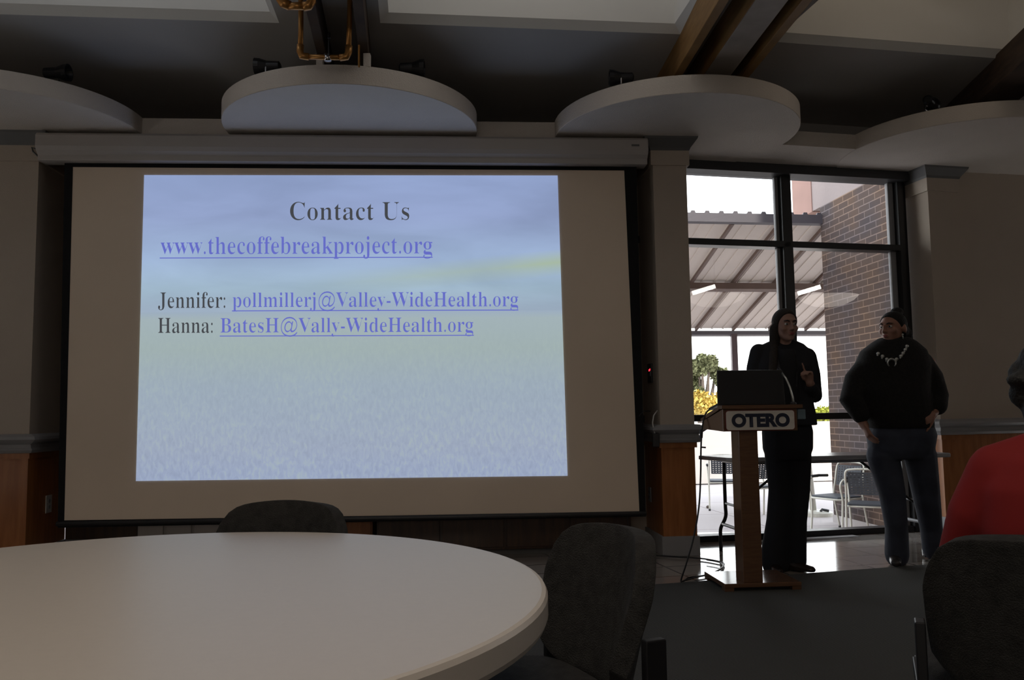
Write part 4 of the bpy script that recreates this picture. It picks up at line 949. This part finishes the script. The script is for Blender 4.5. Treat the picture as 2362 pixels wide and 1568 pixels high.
# arms: raised hand on the photo's right, other hand down at the lectern
m.limb([A(1867, 832, .06), A(1880, 915, .05), A(1868, 882, -.10)], [.045, .04, .028], 12)
m.limb([A(1748, 822, .06), A(1738, 890, .02), A(1765, 930, -.16)], [.045, .038, .028], 12)
hand(m, A(1869, 884, -.10), A(1862, 845, -.12)-A(1869, 884, -.10), Vector((-.8, -.5, .1)), 1.5, .95, 1, True)
hand(m, A(1766, 931, -.17), Vector((.35, -.9, -.1)), Vector((0, 0, -1)), .4, .95, 1)
body = m.build('body', 'skin_pale', wA, remesh=.007, relax=3)
face_parts(MA, wA)
m = MB()   # hair: cap swept back, falling over the shoulder on the left
hair_cap(m, MA, 1.06, (-.072, .092), (.0, -.05))
m.limb([MA @ Vector((-.065, .02, -.02)), A(1786, 800, .01), A(1784, 830, -.07), A(1782, 860, -.11), A(1785, 885, -.12)], [.04, .036, .032, .028, .014], 10)
m.build('hair', 'hair_brown', wA, remesh=.007, relax=3)
m = MB()   # jacket
rings(m, [(*A(1806, 808, .07)[:2], A(0, 808).z, .085, .055), (*A(1806, 817, .07)[:2], A(0, 817).z, .145, .075), (*A(1805, 830, .06)[:2], A(0, 830).z, .183, .10), (*A(1805, 870, .04)[:2], A(0, 870).z, .19, .13), (*A(1809, 930, .04)[:2], A(0, 930).z, .18, .125), (*A(1817, 975, .04)[:2], A(0, 975).z, .185, .135), (*A(1821, 1006, .04)[:2], A(0, 1006).z, .185, .14)])
m.limb([A(1750, 812, .05), A(1741, 850, .04), A(1738, 905, .0), A(1762, 928, -.13)], [.06, .057, .05, .043], 14)
m.limb([A(1862, 822, .05), A(1872, 865, .05), A(1878, 915, .03), A(1872, 895, -.07)], [.062, .06, .055, .042], 14)
m.build('jacket', 'jacket', wA, remesh=.009, relax=3)
m = MB(); rings(m, [(*A(1815, 1009, .04)[:2], A(0, 1009).z, .15, .125), (*A(1814, 990, .04)[:2], A(0, 990).z, .15, .12), (*A(1812, 940, -.01)[:2], A(0, 940).z, .10, .10), (*A(1812, 850, -.02)[:2], A(0, 850).z, .07, .10), (*A(1812, 832, -.01)[:2], A(0, 832).z, .06, .085)])
m.build('shirt', 'shirt', wA, smooth=True)
m = MB(); m.limb([A(1800, 812, .06), A(1794, 825, -.04), A(1790, 860, -.09), A(1788, 900, -.10)], [.03, .032, .028, .02], 10); m.limb([A(1822, 812, .06), A(1828, 830, -.03), A(1832, 860, -.08), A(1834, 890, -.09)], [.03, .03, .025, .018], 10)
m.limb([A(1790, 806, .06), A(1808, 802, .10), A(1826, 808, .06)], [.03, .03, .03], 10); m.build('scarf', 'scarf', wA, remesh=.008, relax=2)
m = MB()   # wide trousers
rings(m, [(*A(1815, 985, .05)[:2], A(0, 985).z, .15, .12), (*A(1817, 1020, .05)[:2], A(0, 1020).z, .168, .13), (*A(1818, 1060, .05)[:2], A(0, 1060).z, .165, .125), (*A(1818, 1085, .05)[:2], A(0, 1085).z, .14, .11)])
m.limb([A(1793, 1050, .05), A(1800, 1130, .05), A(1796, 1200, .05), A(1788, 1265, .05), A(1789, 1300, .05)], [.085, .078, .080, .088, .094], 18)
m.limb([A(1842, 1050, .05), A(1843, 1130, .05), A(1838, 1200, .05), A(1835, 1265, .05), A(1834, 1296, .05)], [.085, .072, .066, .072, .074], 18)
m.build('trousers', 'trousers', wA, remesh=.009, relax=3)
for (x, y, dx, dy) in ((1788, 1318, -.01, -.12), (1838, 1320, .10, -.08)):
    p = A(x, y, 0); p.z = 0; d = Vector((dx, dy, 0)).normalized()
    m = MB(); m.limb([p-d*.07+Vector((0, 0, .045)), p+Vector((0, 0, .035)), p+d*.11+Vector((0, 0, .022))], [(.036, .036), (.038, .03), (.030, .018)], 14)
    m.box(p-d*.07+Vector((0, 0, .02)), (.05, .05, .04)); m.build('shoe', 'shoe', wA, remesh=.008, relax=2)
m = MB(); m.tube([A(1811, 792, -.06), A(1815, 815, -.07), A(1824, 800, -.05)], .002, 6); 
# --- woman in the dark sweater and jeans
bB, Bp = person_space(5.93, 2070, 1304)
wB = thing('person', 'woman in a bulky dark sweater, jeans and silver necklace with hands in pockets', 'person', (bB.x, bB.y, .008))
hB = Bp(2060, 760, .02)
m = MB()
MBh = head(m, hB, math.radians(-58), .0, 1.0, 1.06)
m.limb([Bp(2066, 785, .04), Bp(2068, 810, .05), Bp(2068, 830, .05)], [.062, .062, .07], 16)
rings(m, [(*Bp(2068, 822, .05)[:2], Bp(0, 822).z, .10, .08), (*Bp(2068, 850, .05)[:2], Bp(0, 850).z, .20, .12), (*Bp(2068, 920, .05)[:2], Bp(0, 920).z, .20, .15), (*Bp(2074, 990, .05)[:2], Bp(0, 990).z, .20, .15), (*Bp(2080, 1050, .05)[:2], Bp(0, 1050).z, .18, .13)])
m.limb([Bp(2035, 1040, .05), Bp(2062, 1150, .05), Bp(2068, 1285, .03)], [.09, .06, .04], 12); m.limb([Bp(2118, 1040, .05), Bp(2140, 1150, .1), Bp(2150, 1270, .2)], [.09, .06, .04], 12)
m.limb([Bp(1998, 840, .05), Bp(1955, 925, .04), Bp(1995, 985, -.06)], [.055, .048, .03], 12); m.limb([Bp(2140, 840, .05), Bp(2172, 925, .06), Bp(2150, 960, -.06)], [.055, .048, .030], 12)
hand(m, Bp(1993, 982, -.07), Bp(2006, 1010, -.1)-Bp(1993, 982, -.07), Vector((1, 0, 0)), .5, 1, 1)
hand(m, Bp(2152, 958, -.08), Bp(2128, 972, -.12)-Bp(2152, 958, -.08), Vector((.2, 1, 0)), .9, 1.05, -1)
m.build('body', 'skin', wB, remesh=.007, relax=3)
face_parts(MBh, wB)
m = MB()
hair_cap(m, MBh, 1.02, (-.078, .088), (.002, -.02))
for c_, r_ in (((.0, .055, .118), (.042, .045, .035)), ((.03, .085, -.05), (.05, .045, .07))):
    mm = MBh @ Matrix.Translation(c_) @ Matrix.Diagonal((*r_, 1)); bmesh.ops.create_uvsphere(m.bm, u_segments=20, v_segments=14, radius=1, matrix=mm)
m.build('hair', 'hair_dark', wB, remesh=.007, relax=2)
m = MB(); m.ball(Bp(2082, 774, -.045), .007); m.tube([Bp(2082, 776, -.045), Bp(2083, 784, -.045)], .004, 8); m.build('earring', 'silver', wB, smooth=True)
m = MB()   # sweater
rings(m, [(*Bp(2064, 808, .05)[:2], Bp(0, 808).z, .10, .085), (*Bp(2064, 818, .05)[:2], Bp(0, 818).z, .15, .11), (*Bp(2062, 838, .05)[:2], Bp(0, 838).z, .225, .14), (*Bp(2060, 870, .05)[:2], Bp(0, 870).z, .26, .17), (*Bp(2060, 930, .04)[:2], Bp(0, 930).z, .25, .19), (*Bp(2070, 985, .04)[:2], Bp(0, 985).z, .24, .185), (*Bp(2080, 1018, .04)[:2], Bp(0, 1018).z, .215, .165)])
m.limb([Bp(2005, 845, .05), Bp(1976, 880, .04), Bp(1964, 925, .0), Bp(1985, 960, -.04)], [.085, .085, .082, .06], 16)
m.limb([Bp(2120, 838, .05), Bp(2146, 875, .05), Bp(2160, 918, .04), Bp(2162, 938, -.01)], [.09, .088, .082, .068], 16)
m.build('sweater', 'sweater', wB, remesh=.010, relax=4)
m = MB()
for zz, rr in ((814, .088), (808, .082), (803, .074)): p = Bp(2066, zz, .04); m.tube([Vector((p.x+rr*1.0*math.cos(a), p.y+rr*.85*math.sin(a), p.z)) for a in [2*math.pi*k_/24 for k_ in range(25)]], .018, 8)
m.build('cowl_collar', 'sweater', wB, smooth=True)
m = MB()   # jeans
rings(m, [(*Bp(2080, 1000, .05)[:2], Bp(0, 1000).z, .20, .15), (*Bp(2081, 1035, .05)[:2], Bp(0, 1035).z, .235, .16), (*Bp(2081, 1070, .05)[:2], Bp(0, 1070).z, .22, .14), (*Bp(2081, 1090, .05)[:2], Bp(0, 1090).z, .18, .12)])
m.limb([Bp(2036, 1050, .05), Bp(2058, 1140, .04), Bp(2068, 1220, .03), Bp(2069, 1284, .02)], [.11, .088, .075, .08], 18)
m.limb([Bp(2122, 1050, .05), Bp(2136, 1140, .1), Bp(2148, 1220, .18), Bp(2155, 1270, .2)], [.11, .092, .075, .078], 18)
m.build('jeans', 'denim', wB, remesh=.009, relax=3)
for (x, y, dx, dy, dd_) in ((2066, 1306, -.05, -.12, -.02), (2155, 1287, .03, -.12, .2)):
    p = Bp(x, y, dd_); p.z = 0; d = Vector((dx, dy, 0)).normalized()
    m = MB(); m.limb([p-d*.06+Vector((0, 0, .05)), p+Vector((0, 0, .04)), p+d*.11+Vector((0, 0, .026))], [(.042, .045), (.042, .036), (.034, .022)], 14); m.box(p-d*.07+Vector((0, 0, .02)), (.055, .055, .04)); m.build('shoe', 'boot_grey', wB, remesh=.008, relax=2)
nk = bpy.data.objects.new('necklace', None); COL.objects.link(nk); nk.parent = wB
from mathutils.bvhtree import BVHTree
_sw = [o for o in wB.children if o.name.startswith('sweater')][0]
_bv = BVHTree.FromPolygons([v.co for v in _sw.data.vertices], [tuple(p.vertices) for p in _sw.data.polygons])
def front(x, y):   # chest surface of the sweater
    d = ray(x, y).normalized(); h = _bv.ray_cast(CAM-bB, d); return (h[0]-d*.006) if h[0] is not None else Bp(x, y, -.1)
beads = [(2026, 818), (2036, 824), (2046, 831), (2068, 831), (2078, 824), (2083, 817), (2088, 809), (2092, 801)]
for x, y in beads:
    m = MB(); p = front(x, y); m.ball(p, (.013, .009, .012), seg=10); m.ball(p+Vector((-.006, -.002, -.012)), (.007, .006, .008), seg=8); m.build('bead', 'silver', nk, smooth=True)
pc_ = front(2056, 840); m = MB(); m.tube([pc_+Vector((.028*math.sin(a), -.006, .028*math.cos(a)+.0)) for a in [math.radians(-140+280*k_/16) for k_ in range(17)]], [.004+.004*math.sin(math.pi*k_/16) for k_ in range(17)], 8); m.build('pendant', 'silver', nk, smooth=True)
# --- seated person in red (back to the camera)
CX, CY = 1.36, 2.06
wR = thing('person', 'person in a red top with dark curly hair seated with back to the camera', 'person', (CX, CY, 0), math.radians(-20))
m = MB(); s_ = .008
HX, HZ = .025, 1.115
MR = head(m, Vector((HX, .10, HZ-.01)), math.radians(180), 0, 1.0)
m.limb([(HX, .07, 1.06), (HX*.6, .04, .98), (0, .0, .93)], [.055, .058, .07], 14)
rings(m, [(0, 0, .96, .08, .07), (0, -.01, .92, .16, .10), (0, -.01, .80, .18, .12), (0, .0, .62, .16, .12), (0, .03, .50, .18, .15)])
for sx in (-1, 1):
    m.limb([(sx*.10, .06, .53), (sx*.12, .45, .52), (sx*.12, .50, .30), (sx*.12, .52, .06)], [.085, .065, .05, .04], 12)
    m.limb([(sx*.19, .0, .93), (sx*.24, .06, .68), (sx*.12, .33, .62)], [.045, .04, .028], 12); hand(m, Vector((sx*.12, .33, .62)), Vector((-sx*.2, 1, -.1)), Vector((0, 0, -1)), .4, 1, sx)
m.build('body', 'skin_pale', wR, remesh=.009, relax=3); face_parts(MR, wR)
m = MB()
random.seed(3)
for k_ in range(60):
    a_ = random.uniform(0, 2*math.pi); e_ = random.uniform(-.5, 1.4); r_ = .115
    if math.sin(a_) > .35 and e_ < .75: continue
    m.ball((HX+r_*math.cos(e_)*math.cos(a_), .09+r_*1.05*math.cos(e_)*math.sin(a_), HZ+.01+.115*math.sin(e_)), random.uniform(.025, .042), seg=10)
m.ball((HX, .07, HZ+.02), (.105, .10, .115)); m.limb([(HX, .0, HZ-.05), (HX-.01, -.015, HZ-.11), (HX, -.01, HZ-.15)], [.075, .062, .04], 12); m.ball((HX-.115, .04, HZ+.03), (.045, .04, .02)); m.ball((HX-.10, .05, HZ-.05), (.025, .03, .04))
m.build('hair', 'hair_grey', wR, remesh=.009, relax=1)
m = MB()
rings(m, [(.05, .01, 1.015, .085, .07), (.04, 0, .995, .13, .09), (.01, -.01, .955, .185, .115), (0, -.015, .88, .22, .135), (0, -.02, .78, .225, .145), (0, -.01, .64, .215, .15), (0, .02, .50, .225, .17)])
for sx in (-1, 1): m.limb([(sx*.17, .0, .925), (sx*.09+.02, .0, .965), (HX*.6, .0, .985)], [.062, .058, .06], 14); m.limb([(sx*.175, .0, .925), (sx*.225, .02, .81), (sx*.262, .05, .68), (sx*.19, .22, .63), (sx*.14, .31, .625)], [.062, .062, .055, .046, .04], 14)
m.limb([(-.20, -.10, .60), (-.05, -.155, .66), (.15, -.165, .70)], [.012, .018, .012], 8)
m.build('top', 'red_cloth', wR, remesh=.010, relax=3)
m = MB()
for sx in (-1, 1): m.limb([(sx*.10, .02, .53), (sx*.12, .45, .53), (sx*.12, .50, .30), (sx*.12, .52, .10)], [.105, .085, .07, .065], 14)
m.build('trousers', 'trousers', wR, remesh=.011, relax=3)
for sx in (-1, 1):
    m = MB(); m.limb([(sx*.12, .48, .05), (sx*.12, .56, .045), (sx*.12, .66, .034)], [(.04, .04), (.04, .034), (.03, .022)], 12); m.build('shoe', 'shoe', wR, remesh=.009, relax=2)

# ---------------------------------------------------------------- unseen glowing bowls and tubes added to imitate bright reflections in the window
emis('reflection_bowl_glow', (1.0, .88, .78)); MAT['reflection_bowl_glow'].node_tree.nodes['Emission'].inputs[1].default_value = 1.3
emis('reflection_streak_glow', (1, .97, .9)); MAT['reflection_streak_glow'].node_tree.nodes['Emission'].inputs[1].default_value = 14
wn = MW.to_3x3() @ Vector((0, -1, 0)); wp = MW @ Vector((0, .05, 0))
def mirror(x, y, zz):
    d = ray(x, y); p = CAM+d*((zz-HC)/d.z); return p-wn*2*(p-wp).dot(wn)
for cx_, tube, lb in ((1650, (1597, 676, 1650, 660), 'unseen glowing bowl added for the reflection in the left window panes'), (1910, (1840, 677, 1893, 661), 'unseen glowing bowl added for the reflection over the brick wall')):
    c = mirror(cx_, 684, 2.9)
    t = thing('reflection_bowl', lb, 'lamp', tuple(c), 0, 'bowls added for window reflections')
    MB().lathe([(.06, -.17), (.25, -.14), (.40, -.07), (.47, 0), (.455, 0), (.39, -.06), (.24, -.125), (.05, -.15)], (0, 0, 0), 40).build('bowl', 'reflection_bowl_glow', t, smooth=True)
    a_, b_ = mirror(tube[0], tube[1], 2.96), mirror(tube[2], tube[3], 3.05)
    MB().tube([a_-c, b_-c], .035, 10).build('reflection_streak', 'reflection_streak_glow', t)
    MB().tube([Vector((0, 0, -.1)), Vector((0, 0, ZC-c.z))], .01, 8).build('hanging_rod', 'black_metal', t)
